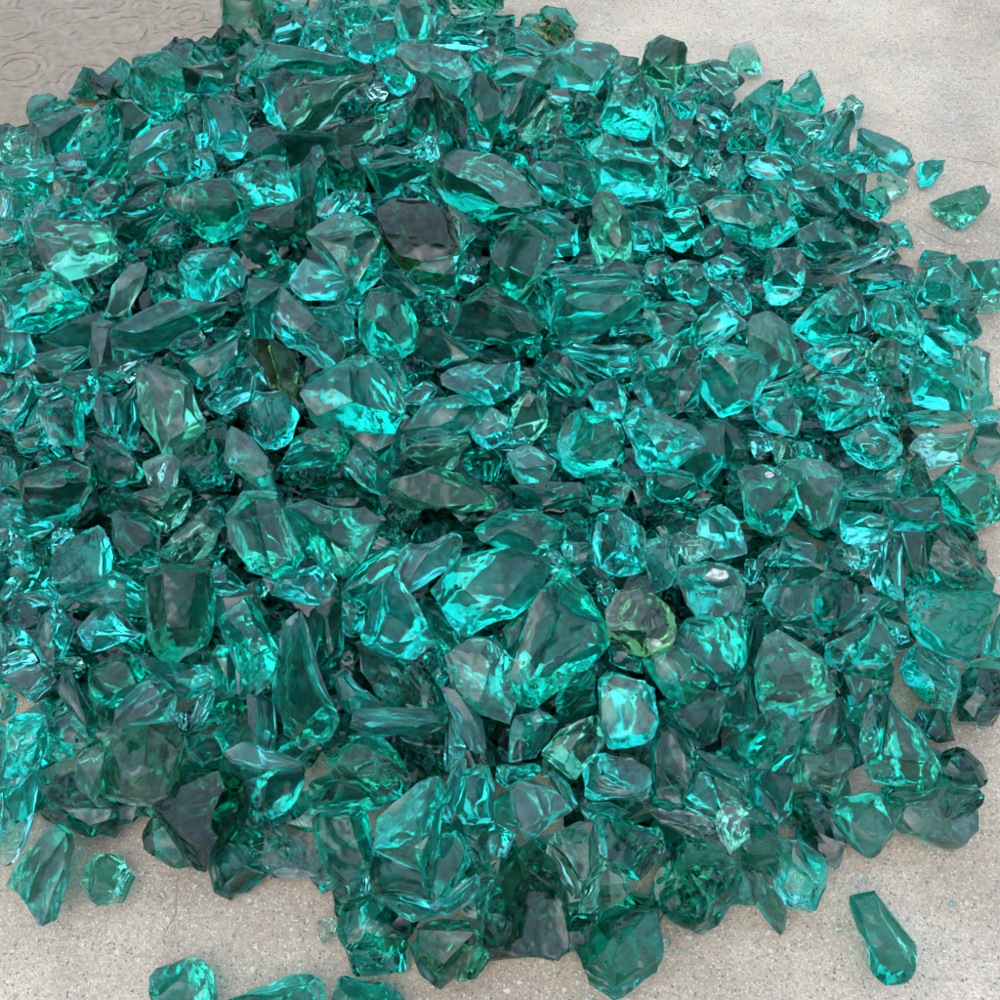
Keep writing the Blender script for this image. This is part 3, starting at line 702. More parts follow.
t 2 r | 880,650 1000,630 1010,690 900,700 | blue-grey crinkled piece
d 2 f | 510,900 590,850 640,870 610,930 540,930 | small slate-coloured chip
t 3 f | 130,870 190,830 260,835 380,910 360,990 330,1080 270,1110 170,1010 | smooth pale blue-teal oval slab
d 0 r | 590,930 660,850 720,940 660,1000 590,980 | black gap piece
t 1 f | 380,920 560,910 570,980 440,1010 370,980 | deep teal shadowed face
t 2 r | -60,890 0,870 100,880 170,960 160,1080 100,1130 0,1080 -50,980 | transparent teal heart-shaped piece with white chip on top
t 3 f | 710,950 830,850 900,890 1010,930 1020,1060 900,1120 800,1080 | big grey-teal slab with crackled turquoise base
@ 0 500
b 1 r | 20,0 100,10 190,100 80,140 0,90 0,30 | crinkled turquoise piece
b 1 r | -20,110 50,110 60,150 0,210 -20,200 | small bright turquoise tip at the left border
d 2 f | 20,220 70,145 120,160 130,280 70,270 | purple-grey triangular face
b 3 r | 180,310 230,200 370,90 440,150 445,270 410,340 310,385 230,370 | large smooth teal almond-shaped piece
t 1 f | 210,120 260,110 300,150 220,240 | teal shadowed edge piece
d 2 f | 460,50 550,40 650,110 640,230 520,240 470,180 | dark piece with curved grey bands
q 3 f | 640,200 760,60 880,-20 920,30 880,130 840,230 700,240 | grey olive-brown plank-like piece with feathered lower edge
g 2 r | 540,-20 640,-60 760,-20 740,60 660,120 590,70 | bright green-lit pointed crystal tip
t 3 f | 890,60 960,-30 1100,-10 1130,60 1150,170 1210,220 1180,290 1080,310 1000,290 940,180 | large dim glassy teal plate with curved edges
t 3 f | 1130,0 1300,-10 1430,-10 1520,40 1490,130 1440,260 1370,300 1280,260 1190,150 | big square-cornered dark teal block
d 2 f | 0,370 40,310 80,320 70,370 20,400 | narrow purple-grey face
d 1 f | 30,430 70,380 85,480 50,470 | tiny grey glinting face
t 1 r | 90,360 240,370 210,420 130,420 100,400 | green-teal ledge piece
d 2 r | 120,600 160,480 230,430 290,470 280,580 210,650 140,640 | dark rounded glassy piece
d 1 f | 0,480 90,500 130,580 30,580 | dark green translucent face
b 2 f | 0,490 20,510 40,590 0,630 | thin turquoise piece at the left border
b 3 r | 300,520 350,470 440,410 500,450 590,530 520,560 370,610 330,580 | grey-topped piece with sparkling white lower edge
t 1 r | 320,400 450,300 560,330 600,400 560,470 440,400 | dark teal lumpy fragment
d 1 f | 480,240 620,230 640,290 560,310 490,280 | black-green recess piece
t 3 r | 600,320 660,260 830,270 850,400 850,490 800,620 720,650 640,640 600,540 | big deep green translucent nugget with vertical light streak
d 2 f | 850,290 900,260 930,330 990,350 920,380 850,370 | purple-grey star-like facet
t 1 f | 850,390 1000,360 1050,450 940,510 860,480 | dull teal shaded piece
t 2 f | 0,640 110,600 140,650 60,690 0,710 | smooth pale teal slab
t 3 f | 0,720 100,660 160,640 240,720 120,810 60,760 | pale grey smooth slab with glint at its tip
d 2 f | 240,700 290,680 390,860 340,920 280,800 240,780 | dark wedge with long grey-purple facet
t 2 f | 350,660 540,640 600,720 480,800 400,860 360,780 | green-teal tall smooth piece
g 1 r | 150,650 310,630 320,670 220,700 170,680 | small glossy green chip
b 1 r | 560,640 700,660 830,670 840,740 740,790 650,720 | turquoise glassy piece with white streaks
t 3 f | 480,820 560,740 620,710 700,780 690,880 560,890 460,900 | teal block with pale slanted ridge
t 2 f | 750,900 790,800 850,740 860,790 820,880 760,940 | leaning pale grey-teal blade
b 3 r | 0,900 60,840 150,835 195,880 220,915 160,1060 100,1120 0,1150 | striped silvery turquoise fan-shaped piece
b 2 f | 0,1180 60,1130 150,1050 180,1180 140,1260 80,1400 20,1440 0,1430 | ribbed turquoise wedge sloping down at the left border
d 1 f | 180,900 330,830 380,940 330,980 240,960 | dark green smooth face
t 1 r | 180,960 280,960 290,1020 200,1040 150,1010 | turquoise-green chip
d 2 f | 740,960 830,880 920,850 960,920 900,1020 800,1060 740,1010 | dark purple-grey piece
p 2 f | 290,1080 330,1010 440,940 480,980 430,1120 380,1200 320,1150 | smooth pale grey rounded plate
g 3 r | 350,960 480,890 690,890 730,940 720,1120 690,1200 600,1230 450,1220 400,1180 430,1040 | big clear green square block with speckled inside and grey slanting top
t 2 f | 0,740 80,800 60,850 0,890 | teal shaded face at the left border
b 1 f | 700,860 740,850 745,920 710,900 | tiny turquoise glint piece
t 2 f | 860,600 930,590 960,720 900,830 860,720 | teal panel-like piece
b 2 f | 940,590 1010,560 1050,660 980,790 950,780 | bright turquoise wedge
b 3 r | 880,480 950,460 1010,400 1080,560 1140,660 1080,730 990,790 960,640 | very shiny turquoise piece with dark slits
@ 250 500
t 3 f | 130,400 200,430 240,560 262,700 360,910 300,970 180,1000 95,1010 95,840 140,680 | tall twisted teal column with glinting striped foot
b 2 r | 60,320 180,300 310,270 345,350 300,410 150,400 100,380 | bluish glittering piece under a dark block
t 1 r | 0,340 70,310 60,390 0,400 | teal side chip
d 1 r | 260,460 340,400 375,440 370,600 310,655 250,640 | dark green piece with white upright glint
t 2 f | 380,330 450,250 540,190 610,220 600,290 490,330 460,420 390,410 | smooth purple-grey sloping slab
d 1 f | 500,130 590,160 620,180 560,230 480,210 | dark grooved face
b 3 f | 610,180 790,120 840,160 835,240 770,270 640,370 590,300 | pale-edged turquoise prism
t 2 f | 370,400 460,420 450,540 380,540 | dark emerald face
b 4 f | 440,560 480,390 560,300 620,340 700,450 750,580 720,620 610,645 490,600 | tall teal pyramid with brilliant cyan right face
t 3 r | 370,600 440,560 490,600 620,640 700,700 740,820 560,840 520,810 440,720 400,670 | dark grey corrugated piece
t 2 f | 320,680 400,670 470,750 530,820 400,850 340,790 | dark teal small slab
t 3 f | 360,900 420,850 540,840 770,850 785,890 760,930 600,970 540,960 | long low teal bar with arched grey panels
b 4 f | 705,350 760,280 880,210 950,180 1180,220 1190,340 1100,400 950,560 890,565 840,520 780,460 | large plain smooth teal cube-like block with a fine line across
t 1 r | 700,440 780,470 850,570 830,620 750,590 | dark green gap piece
b 3 r | 790,650 880,580 1010,570 1100,650 1010,770 1000,880 900,850 820,760 | bright glowing turquoise boulder with milky centre
t 2 f | 770,760 830,760 930,900 940,1000 870,990 810,880 | dull teal column
d 1 f | 700,640 760,600 790,700 760,740 720,700 | dim teal sliver
t 2 r | 920,130 990,60 1110,40 1240,110 1230,160 1130,240 960,180 930,170 | teal nugget with criss-cross glints
b 1 r | 260,60 330,40 340,120 250,110 | tiny glint chip
t 2 f | 400,940 500,940 580,1000 400,1000 | small blue-teal slab
d 0 f | 620,680 760,780 770,860 620,840 | black-green hollow piece
t 2 r | 0,780 80,770 100,940 60,1000 0,940 | dark green streaked piece
b 2 f | 0,960 60,1000 130,1020 200,1060 200,1100 160,1100 0,1080 -70,1050 -90,1010 | pale purple-grey slab with white spot
d 2 r | 0,1120 80,1080 200,1060 220,1100 160,1220 60,1270 20,1200 | dark teal spherical piece with a star glint
c 2 f | 50,1480 60,1300 110,1260 200,1330 280,1420 290,1520 200,1510 80,1500 | brown-grey translucent piece with two pale facets
@ 500 500
b 3 r | 180,300 280,285 360,370 430,560 440,660 330,640 290,710 220,780 130,830 30,800 0,760 0,680 80,600 130,470 | big fan-folded teal boulder with curved glints
t 2 f | 0,530 60,480 160,440 120,540 70,640 20,670 | grey feathered slab
t 2 f | 155,240 210,190 265,250 240,290 180,290 | small grey square face
d 1 f | 250,180 360,180 370,240 290,300 260,270 | black cavity piece
d 2 f | 255,80 280,45 350,90 365,180 300,140 | dark leaf-shaped chip
b 3 r | 375,90 420,20 510,30 560,80 590,160 580,290 480,300 390,270 370,180 | rounded teal piece with purple-grey fins
t 2 f | 380,330 430,310 470,370 430,430 390,390 | small grey rounded chip
v 4 r | 420,440 480,360 570,330 600,400 690,450 700,520 670,600 610,620 520,600 440,550 | olive-green rounded piece ending in a white frosted nose
b 3 r | 580,200 620,150 690,130 720,230 710,290 650,385 600,340 590,250 | small vivid turquoise crumpled piece
p 2 r | 680,150 740,130 860,170 830,240 780,270 720,240 | pale mossy-green smooth chip
b 3 f | 780,70 850,15 920,40 980,110 980,210 860,230 800,150 | teal dome with bluish smooth face
t 4 r | 690,350 720,270 800,250 930,260 980,330 970,440 900,480 800,470 730,430 | round dark teal piece carrying a white milky crust
t 3 r | 700,540 740,480 850,480 960,450 980,560 980,700 880,730 840,650 760,620 | curly glass piece with grey swirling ripples
t 3 f | 570,640 690,580 790,620 850,740 720,810 680,800 620,730 | smooth deep teal slope with grey reflection
d 2 f | 440,590 510,600 570,640 560,690 480,670 440,640 | dark recess with a small ring
b 3 f | 390,720 470,690 600,720 640,860 610,970 500,970 430,990 400,880 | dark teal square pane with turquoise needle edge
d 2 r | 280,700 390,660 390,800 260,860 200,850 220,780 | deep green slab with glitter
t 3 f | 40,930 70,860 180,830 220,890 190,960 140,1040 40,1040 | teal lump with grey shield facet
g 3 f | 150,1000 270,900 360,830 400,880 410,960 310,1060 290,1130 240,1060 | emerald-green glowing long wedge
d 3 r | 590,1080 620,900 700,880 760,960 790,1060 780,1150 700,1230 600,1210 | black-green ball with net-like ripples
d 2 f | 650,820 760,800 900,760 880,960 780,990 700,900 | dim dark slab with a tiny grey facet
d 2 f | 850,760 1000,700 1010,880 900,960 880,900 | shadowed deep teal slope
b 2 r | 900,980 970,890 1050,860 1130,900 1140,1000 1060,1070 960,1020 | cyan glinting rim piece
d 2 f | 980,240 1060,240 1020,340 980,330 | dark gap sliver
b 3 r | 310,1130 340,1040 420,1005 500,1020 590,1090 590,1170 560,1200 380,1205 330,1170 | clear egg-shaped turquoise piece with an oval dark window
@ 750 500
t 2 f | 100,260 140,150 260,180 230,270 170,265 | trapezoid grey slab between two turquoise lumps
t 1 f | 30,230 110,170 100,260 60,260 | teal shadowed corner
b 2 r | 370,60 480,50 560,90 550,150 430,190 380,150 | green glittering chip
d 2 r | 540,20 640,-10 740,0 790,90 700,130 580,110 | dark crinkled grey piece
b 4 r | 690,180 700,110 770,95 860,140 930,220 980,300 990,370 930,400 820,360 740,340 690,270 | dark-bodied chunk with a sparkling cyan left edge
b 4 r | 630,410 670,360 900,370 1010,390 940,540 920,600 840,665 770,640 680,560 640,490 | very bright cyan large egg-shaped boulder
t 3 f | 930,560 990,440 1050,460 1040,640 940,630 | smooth grey slab at the right border
b 3 r | 590,680 620,600 700,570 850,660 830,780 790,860 700,810 640,770 | ringed agate-like teal piece
t 4 r | 810,870 830,760 870,630 1000,640 1060,760 960,880 860,900 | green-teal boulder at the right border on concrete
t 3 r | 510,180 560,150 600,150 610,400 570,400 480,330 520,240 | tall striated black-grey plank
t 2 r | 380,190 500,170 510,240 440,280 390,260 | deep green rounded chip
d 1 f | 610,150 690,150 700,320 640,360 620,320 | dark gap slab
t 3 r | 50,400 80,320 180,300 260,320 250,460 120,500 100,480 | frosty grey-teal piece
d 3 r | 210,440 240,330 300,280 420,340 420,420 330,530 260,500 | dark green round piece with grey facet
t 3 f | 390,430 440,360 520,400 490,450 400,510 360,520 | pale grey crinkled corner
t 4 f | 430,600 440,530 510,460 590,600 570,650 460,700 400,670 | grey pyramid-like piece
d 3 f | 520,470 630,500 640,560 590,580 540,520 | black glossy wedge with grey sheen
t 3 r | 270,600 350,540 440,500 420,620 360,680 300,650 | feathery grey-teal chunk
t 4 f | 30,600 110,520 220,560 300,640 300,720 350,780 250,850 210,890 100,850 50,880 30,840 | large upright speckled grey-teal slab
d 1 r | 110,490 280,540 270,600 220,550 150,520 | dark green band piece
d 2 f | 350,660 440,700 560,690 550,760 480,800 420,850 380,780 | deep green flat slanting piece
d 3 r | 200,960 240,860 350,790 400,880 380,980 330,1070 260,1010 | dark curved piece with grey arcs
b 3 r | -70,1080 0,980 130,840 210,900 200,960 150,1050 150,1090 0,1050 | turquoise spiky sparkling chunk with black core
g 3 r | 150,1060 180,960 380,980 410,1000 400,1080 340,1180 240,1100 170,1130 | swirled green lens-shaped piece
t 4 f | 430,1060 450,900 490,780 600,780 680,900 750,1080 730,1130 650,1110 600,1140 480,1120 | large tall teal cone-shaped piece with grey panels
c 2 f | 670,920 740,1010 770,1080 740,1130 690,1130 650,1040 | dull brownish-green side plate
d 1 r | 0,520 40,530 30,860 0,900 -60,880 -40,700 | deep dark upright gap slab
@ 0 750
t 4 f | 0,530 60,440 220,290 320,350 320,440 270,560 210,690 180,710 100,690 90,640 20,580 | big loose pale teal slab with flat face lying on the concrete
g 4 r | 340,470 380,405 470,405 550,470 540,550 490,610 400,635 360,610 345,540 | small rounded loose green nugget on the sandy concrete
t 3 r | 170,220 230,100 300,110 410,190 490,230 460,350 360,360 240,290 180,280 | dull teal piece with dark speckled face
d 2 f | 620,230 700,190 820,40 950,60 990,160 980,280 880,330 830,400 830,485 770,460 720,400 680,300 | deep green sloping slab thinning to a translucent brown point
t 3 f | 830,360 870,310 1010,310 1020,370 990,500 920,600 850,570 850,480 | flat four-sided teal plate standing on its tip
t 4 f | 580,920 600,890 790,815 850,870 870,960 870,1080 640,1080 600,1000 | loose rounded square piece cut by the bottom border
t 2 f | 1000,310 1055,300 1030,440 1000,520 990,420 | thin bright teal edge
@ 250 750
t 4 r | -130,1000 60,930 170,890 250,900 290,960 300,1060 -100,1080 | loose dark teal ridge-backed piece cut by the bottom border
t 4 r | 310,960 340,910 430,895 580,940 610,990 600,1080 310,1080 | loose green bubbly piece cut by the bottom border
p 3 r | 270,680 330,670 350,690 340,740 290,780 275,750 | tiny pale green crumb on the concrete
t 4 r | 345,700 370,620 470,570 560,640 610,770 560,830 490,855 430,865 380,800 350,750 | rounded dark turquoise piece with a light scratch resting on concrete
q 4 f | 620,760 660,690 740,660 840,640 940,790 930,820 870,870 760,965 700,920 650,850 | green kite-shaped flat piece pointing at the bottom border
t 3 f | 220,240 240,120 360,80 480,60 600,170 470,250 400,250 | broad dark piece with purplish glossy top
t 4 f | 300,40 360,0 450,-60 560,-20 640,130 590,190 480,190 330,110 | large grey-purple roof-like slab with mint corner
d 3 r | 230,260 470,240 490,330 500,430 480,490 370,530 310,490 260,400 | very dark green bulky piece with arc streaks
b 2 r | 370,500 480,490 470,580 400,590 | pale ice-blue tiny chip
b 4 f | 465,320 560,210 660,120 740,110 780,180 750,250 740,400 700,470 610,430 500,390 | dark faceted gem-like piece with cyan left tip
d 3 f | 480,430 600,420 720,480 730,600 600,570 490,560 | almost black teal slab
t 3 f | 740,350 830,335 870,360 880,450 790,590 740,600 | narrow purple-grey leaning slab
t 3 r | 480,580 600,560 720,600 770,640 650,690 560,650 | dark turquoise curved base
b 3 r | 720,620 860,530 910,490 920,540 870,640 800,660 | turquoise keel-shaped edge
b 3 r | 780,90 870,20 880,60 820,160 810,300 740,260 760,170 | feathery cyan-edged upright sliver
t 4 r | 820,200 850,90 900,60 960,60 980,180 980,280 880,300 820,260 | dark teal hooded piece with grey arch face
d 3 f | 860,310 980,290 1060,330 1000,470 900,470 870,400 | dark green shadow slab
t 2 f | 770,-100 810,-130 850,-60 870,20 790,90 770,0 | grey needle-like slab
q 5 r | 920,780 920,640 1000,480 1130,350 1210,420 1270,570 1290,680 1250,820 1160,870 1060,850 1010,800 940,800 | large fan-grooved green-grey shell-like piece in the front row
t 2 f | 880,640 940,560 1000,480 960,640 930,730 | dark green strip lying flat
d 1 f | 560,640 640,640 640,710 600,740 570,700 | small brownish glass chip
@ 500 750
t 4 f | 30,150 70,120 180,130 240,180 290,260 240,290 110,360 80,310 | flat pale grey four-sided face with cyan glint
t 2 f | 180,70 240,90 330,260 280,250 210,150 | deep teal blade beside a pale face
t 2 r | 0,60 140,60 170,100 60,120 20,150 0,130 | dark teal low ridge
q 3 f | 180,330 370,260 380,380 390,470 330,580 280,590 250,440 200,390 | dark green upright slab with grey window
g 4 f | 310,660 340,520 400,440 450,450 520,520 500,620 430,650 | green triangular leaf-veined piece
t 4 r | 380,280 430,220 560,250 640,330 660,400 620,480 560,525 480,470 400,420 | mottled grey glassy clump
t 5 f | 590,540 640,450 740,370 830,380 980,450 980,520 900,620 850,690 830,770 760,730 640,660 600,590 | big round-faced teal piece with a downward fang
t 5 r | 290,830 330,740 400,680 520,620 620,630 650,720 670,820 610,920 540,950 470,1000 420,1010 310,910 | large domed deep teal piece lying loose in the front row
c 3 f | 600,240 780,240 880,310 920,390 820,370 700,340 650,320 | arched brownish transparent slab over concrete
t 4 f | 720,190 790,100 840,90 880,170 900,220 850,280 760,240 | smooth lavender-grey wedge
g 5 r | 860,280 900,210 960,210 1000,260 990,350 930,415 890,370 | clear pale grey almond-shaped nugget
g 3 f | 850,110 950,150 1010,220 960,250 900,200 | green thin sliver
d 3 r | 980,80 1060,60 1170,130 1170,230 1100,310 1020,260 1000,180 | black-teal knobbly piece
t 3 f | 330,200 450,210 600,250 480,260 370,280 340,250 | dark teal shaded ridge
d 3 f | 760,0 900,20 1000,70 980,160 880,110 790,70 | very dark slope piece
@ 750 750
b 5 r | 35,370 70,340 160,330 290,420 305,530 260,650 220,670 160,620 150,560 80,480 | loose silvery-cyan oval piece near the lower right
g 4 f | -30,420 20,440 90,530 140,610 150,700 120,745 90,720 40,600 -30,520 | long narrow dark green spike
t 4 f | 165,200 200,165 260,200 300,290 390,400 360,470 310,490 240,370 190,290 | slender teal slab with grey stripe
t 5 f | 290,240 350,190 450,150 540,200 580,280 560,370 490,435 430,410 370,360 320,300 | dark angular block with square pale-grey face
q 4 f | 570,280 560,200 640,150 800,140 880,190 920,270 910,370 850,400 720,380 620,340 | broad pale-topped oval piece half melted into the concrete
t 4 f | 400,590 500,560 540,590 580,670 640,740 670,790 640,850 610,940 570,960 500,910 440,820 420,730 | lone elongated light teal piece with flat top on bare concrete
@ 0 0
'''
# ---------------- the heap's shape ----------------
RIM = [(1010,285),(960,262),(925,240),(905,205),(893,165),(1000,330),(975,430),(985,560),(990,700),(960,800),(880,850),(800,880),(700,925),(600,950),(520,965),(430,975),(360,950),
       (300,890),(200,850),(110,815),(0,870),(-120,850),(-230,600),(-250,400),(-180,250),(-60,150),(20,118),(110,92),(190,45),(240,15),(330,-15),(450,-20),(540,15),(600,40),(690,45),
       (760,60),(830,90),(865,125)]
HC = ground(480, 430)
_rim = sorted((math.atan2(g.y - HC.y, g.x - HC.x), math.hypot(g.x - HC.x, g.y - HC.y)) for g in (ground(x, y) for x, y in RIM))
RA = np.array([a for a, r in _rim]); RR = np.array([r for a, r in _rim])
RA = np.concatenate([RA - 2*math.pi, RA, RA + 2*math.pi]); RR = np.concatenate([RR, RR, RR])
HEAP_H = 0.150
def inside(x, y):
    return math.hypot(x - HC.x, y - HC.y) / float(np.interp(math.atan2(y - HC.y, x - HC.x), RA, RR))
def heap_z(x, y):
    q = inside(x, y)
    return HEAP_H * max(0.0, 1 - q * q) ** 0.75 + 0.015
def hit(px, py):
    d = ray(px, py); t = 0.5
    while t < 5:
        p = EYE + d * t
        if p.z <= heap_z(p.x, p.y): return p, d
        t += 0.003
    return ground(px, py, 0.015), d
def heap_n(x, y):
    e = 0.05
    return Vector((heap_z(x-e, y) - heap_z(x+e, y), heap_z(x, y-e) - heap_z(x, y+e), 2*e)).normalized()

# ---------------- the glass, traced piece by piece ----------------
rows = []
ox = oy = 0
for L in TRACE.strip().splitlines():
    if L[0] == '@':
        _, ox, oy = L.split(); ox, oy = int(ox), int(oy); continue
    a, b, c = [s.strip() for s in L.split('|')]
    m, z, s = a.split()
    pts = [(ox + float(p.split(',')[0]) / 4, oy + float(p.split(',')[1]) / 4) for p in b.split()]
    A = abs(sum(p[0]*q[1] - q[0]*p[1] for p, q in zip(pts, pts[1:] + pts[:1]))) / 2
    cx = sum(p[0] for p in pts) / len(pts); cy = sum(p[1] for p in pts) / len(pts)
    if m == 't' and cy > 600: m = 'e'
    rows.append(dict(mat=m, lay=int(z), kind=s, pts=pts, area=A, c=(cx, cy), text=c))
inframe = lambda r: 1.0 if (10 < r['c'][0] < 990 and 10 < r['c'][1] < 990) else 0.6
order = sorted(range(len(rows)), key=lambda i: -rows[i]['area'] * inframe(rows[i]) * (1 + 0.12 * rows[i]['lay']))
SINGLE = set(order[:300])
MARKS = [('the dark olive rock',354,235),('the brightest cyan nugget',627,98),('the green boat-shaped block',325,108),('the white-crusted round piece',708,592),
 ('the olive white-nosed piece',640,622),('the pale upright crystal',608,230),('the twisted teal column',300,680),('the teal pyramid',400,615),
 ('the big smooth cube-like block',490,592),('the fan-grooved shell-like piece',528,905),('the clear green square block',140,765),('the pale sea-green cube',172,412),
 ('the cyan-streaked triangular boulder',350,397),('the saddle-shaped block',595,308),('the ball-like turquoise piece',590,440),('the wide stone-grey piece',490,322),
 ('the green shining-rimmed oval',441,492),('the concentric-ringed shell piece',842,402),('the boat-like blue chunk',825,315),('the large egg-shaped boulder',955,627),
 ('the pale oval slab',817,492),('the heart-shaped piece',757,510),('the scoop-shaped piece',208,213),('the frosted blue-teal dome',345,255),
 ('the hollowed turquoise lump',165,85),('the heavy purple-grey rock',56,483),('the teal almond-shaped piece',80,562),('the green puddle block',243,22),
 ('the gem-like cyan-tipped piece',408,822),('the fanged round-faced piece',700,883),('the grey-panelled cone piece',898,742),('the upright speckled slab',790,672),
 ('the fan-folded boulder',545,655),('the roof-like grey slab',362,765),('the green barrel-shaped piece',665,62),('the curved-edged rim slab',878,150)]
DIRS = ['to the right of','above and right of','above','above and left of','to the left of','below and left of','below','below and right of']
OUT = ['', ' further', ' still further', ' much further', ' far', ' very far', ' farthest']
used_rel = {}
def label_for(i):
    r = rows[i]; best = sorted(MARKS, key=lambda m: (m[1]-r['c'][0])**2 + (m[2]-r['c'][1])**2)
    own = [m for m in best[:2] if math.hypot(m[1]-r['c'][0], m[2]-r['c'][1]) < 14 and r['area'] > 900]
    if own and r['area'] > 1500:
        return r['text'] if len(r['text'].split()) > 3 else r['text'] + ' in the heap'
    m = best[0]
    ang = math.degrees(math.atan2(-(r['c'][1]-m[2]), r['c'][0]-m[1])) % 360
    rel = DIRS[int((ang + 22.5) // 45) % 8] + ' ' + m[0]
    k = used_rel.get(rel, 0); used_rel[rel] = k + 1
    text = r['text']
    near = '' if k else ' just'
    lab = f"{text},{OUT[min(k,6)] if k else near} {rel}"
    w = lab.split()
    if len(w) > 16:
        lab = f"{text}, {rel}"; w = lab.split()
    if len(w) > 16:
        keep = 16 - len(rel.split())
        lab = ' '.join(text.split()[:keep]) + ' ' + rel
    return lab

def frame(w):
    u = RGT - w * RGT.dot(w); u.normalize(); v = w.cross(u)
    return u, v
def place_outline(pts, c, w):
    u, v = frame(w); out_ = []
    for (x, y) in pts:
        dd = ray(x, y); t = (c - EYE).dot(w) / dd.dot(w); p = EYE + dd * t - c
        out_.append((p.dot(u), p.dot(v)))
    return out_, Matrix((u, v, w)).transposed().to_4x4()
def lowest(me, M):
    co = np.empty(len(me.vertices) * 3, np.float32); me.vertices.foreach_get('co', co)
    co = co.reshape(-1, 3) @ np.array(M.to_3x3()).T
    return float(co[:, 2].min())

stuff_parts = []
pieces = {}
rng = random.Random(11)
for i, r in enumerate(rows):
    cx, cy = r['c']
    g0 = ground(cx, cy, 0.012)
    q = inside(g0.x, g0.y)
    c, d = hit(cx, cy)
    grow = {0: 1.40, 1: 1.26, 2: 1.14}.get(r['lay'], 1.06)
    loose = q > 0.93 or r['text'].startswith(('loose', 'lone', 'big loose', 'small rounded loose', 'tiny pale green crumb'))
    if loose: grow = 1.0
    pts = [(cx + (x - cx) * grow, cy + (y - cy) * grow) for x, y in r['pts']]
    px = math.sqrt(r['area'])
    if loose:
        w = (Vector((0, 0, 1)) + Vector((rng.uniform(-.12, .12), rng.uniform(-.25, .05), 0))).normalized()
        if cy < 300: w = (w - 0.7 * d).normalized()
        c = ground(cx, cy, 0.015)
    else:
        w = (-d * 1.0 + heap_n(c.x, c.y) * 0.25 + Vector((rng.uniform(-.26, .26), rng.uniform(-.26, .26), rng.uniform(-.1, .1)))).normalized()
        if r['kind'] == 'f': w = (-d * 1.0 + heap_n(c.x, c.y) * 0.35 + Vector((rng.uniform(-.2, .2), rng.uniform(-.2, .2), 0))).normalized()
        c = c - d * (0.013 * (r['lay'] - 3) + 0.018)
    P2, M = place_outline(pts, c, w)
    P2a = np.array(P2); ev = np.linalg.eigvalsh(np.cov(P2a.T)); minor = 2.6 * math.sqrt(max(ev[0], 1e-6))
    major = 2.6 * math.sqrt(ev[1])
    th = (0.55 * minor + 0.3 * major) * rng.uniform(.9, 1.2) * (0.88 if loose else 1.0)
    if r['mat'] == 'd': th *= 1.15
    lvl = 4 if px > 52 else 3
    if i not in SINGLE: lvl = 2 if px < 20 else 3
    dull = i in SINGLE and any(k in r['text'] for k in ('pale', 'frost', 'cloudy', 'matte', 'speckled', 'dull', 'milky'))
    top = None
    if r['kind'] == 'f' and any(k in r['text'] for k in ('grey', 'purple', 'pale', 'smooth', 'slab', 'slope', 'lavender', 'gloss')):
        tn = M.to_3x3().inverted() @ Vector((rng.uniform(-.12, .12), rng.uniform(-.05, .3), 1)).normalized()
        tn = (tn + Vector((0, 0, 0.9))).normalized(); top = (tn.x / tn.z, tn.y / tn.z)
    me = shard_mesh(P2, th, rng, lvl, top=top, flat=(r['kind'] == 'f'), rough=rng.uniform(.4, .95) if r['kind'] == 'r' else rng.uniform(0, .35), dull=dull)
    lo = lowest(me, M) + c.z
    if loose or lo < 0.0012:
        # slide along the line of sight until the piece just rests on the slab
        t = (0.0012 - lo) / (-d.z); c = c - d * t
    me.materials.append(GL[r['mat']])
    me.materials.append(HK[r['mat']])
    if dull: me.materials.append(FR[r['mat']])
    Mw = Matrix.Translation(c) @ M
    if i in SINGLE:
        o = bpy.data.objects.new('glass_chunk', me); COL.objects.link(o); o.matrix_world = Mw
        o['label'] = label_for(i); o['category'] = 'glass chunk'; o['group'] = 'broken glass chunks heaped on wet concrete'
        pieces[r['text']] = (o, c, d, w, th)
    else:
        stuff_parts.append((me, Mw, r['mat']))

# what fills the heap beneath the pieces one sees: nobody could count it
def blob(c, size, rng):
    n = rng.randint(5, 7); a0 = rng.uniform(0, 6); el = rng.uniform(.65, 1)
    P2 = []
    for k in range(n):
        a = a0 + (k + rng.uniform(-.25, .25)) * 2 * math.pi / n
        P2.append((size * math.cos(a) * rng.uniform(.8, 1.1), size * el * math.sin(a) * rng.uniform(.8, 1.1)))
    w = Vector((rng.gauss(0, .5), rng.gauss(0, .5), 1)).normalized(); u, v = frame(w)
    me = shard_mesh(P2, size * rng.uniform(1.0, 1.4), rng, 2, flat=rng.random() < .4, rough=rng.random())
    M = Matrix((u, v, w)).transposed().to_4x4()
    lo = lowest(me, M)
    c.z = max(c.z, 0.0012 - lo)
    return me, Matrix.Translation(c) @ M
rng = random.Random(77)
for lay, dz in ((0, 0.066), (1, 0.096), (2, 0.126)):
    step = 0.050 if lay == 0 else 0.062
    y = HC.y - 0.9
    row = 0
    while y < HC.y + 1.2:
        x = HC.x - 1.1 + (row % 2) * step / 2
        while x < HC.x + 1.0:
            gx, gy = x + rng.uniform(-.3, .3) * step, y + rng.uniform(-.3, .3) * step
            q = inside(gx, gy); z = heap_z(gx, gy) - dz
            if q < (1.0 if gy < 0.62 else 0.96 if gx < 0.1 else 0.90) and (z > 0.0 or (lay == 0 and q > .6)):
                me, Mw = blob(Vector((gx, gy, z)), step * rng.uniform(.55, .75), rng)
                mt = rng.choice('ttddddkk') if lay == 0 else rng.choice('kkd'); me.materials.append(GL[mt]); stuff_parts.append((me, Mw, mt))  # dark tones mostly, so shade in the gaps is put into glass colour
            x += step
        y += step * 0.87; row += 1
grit = []
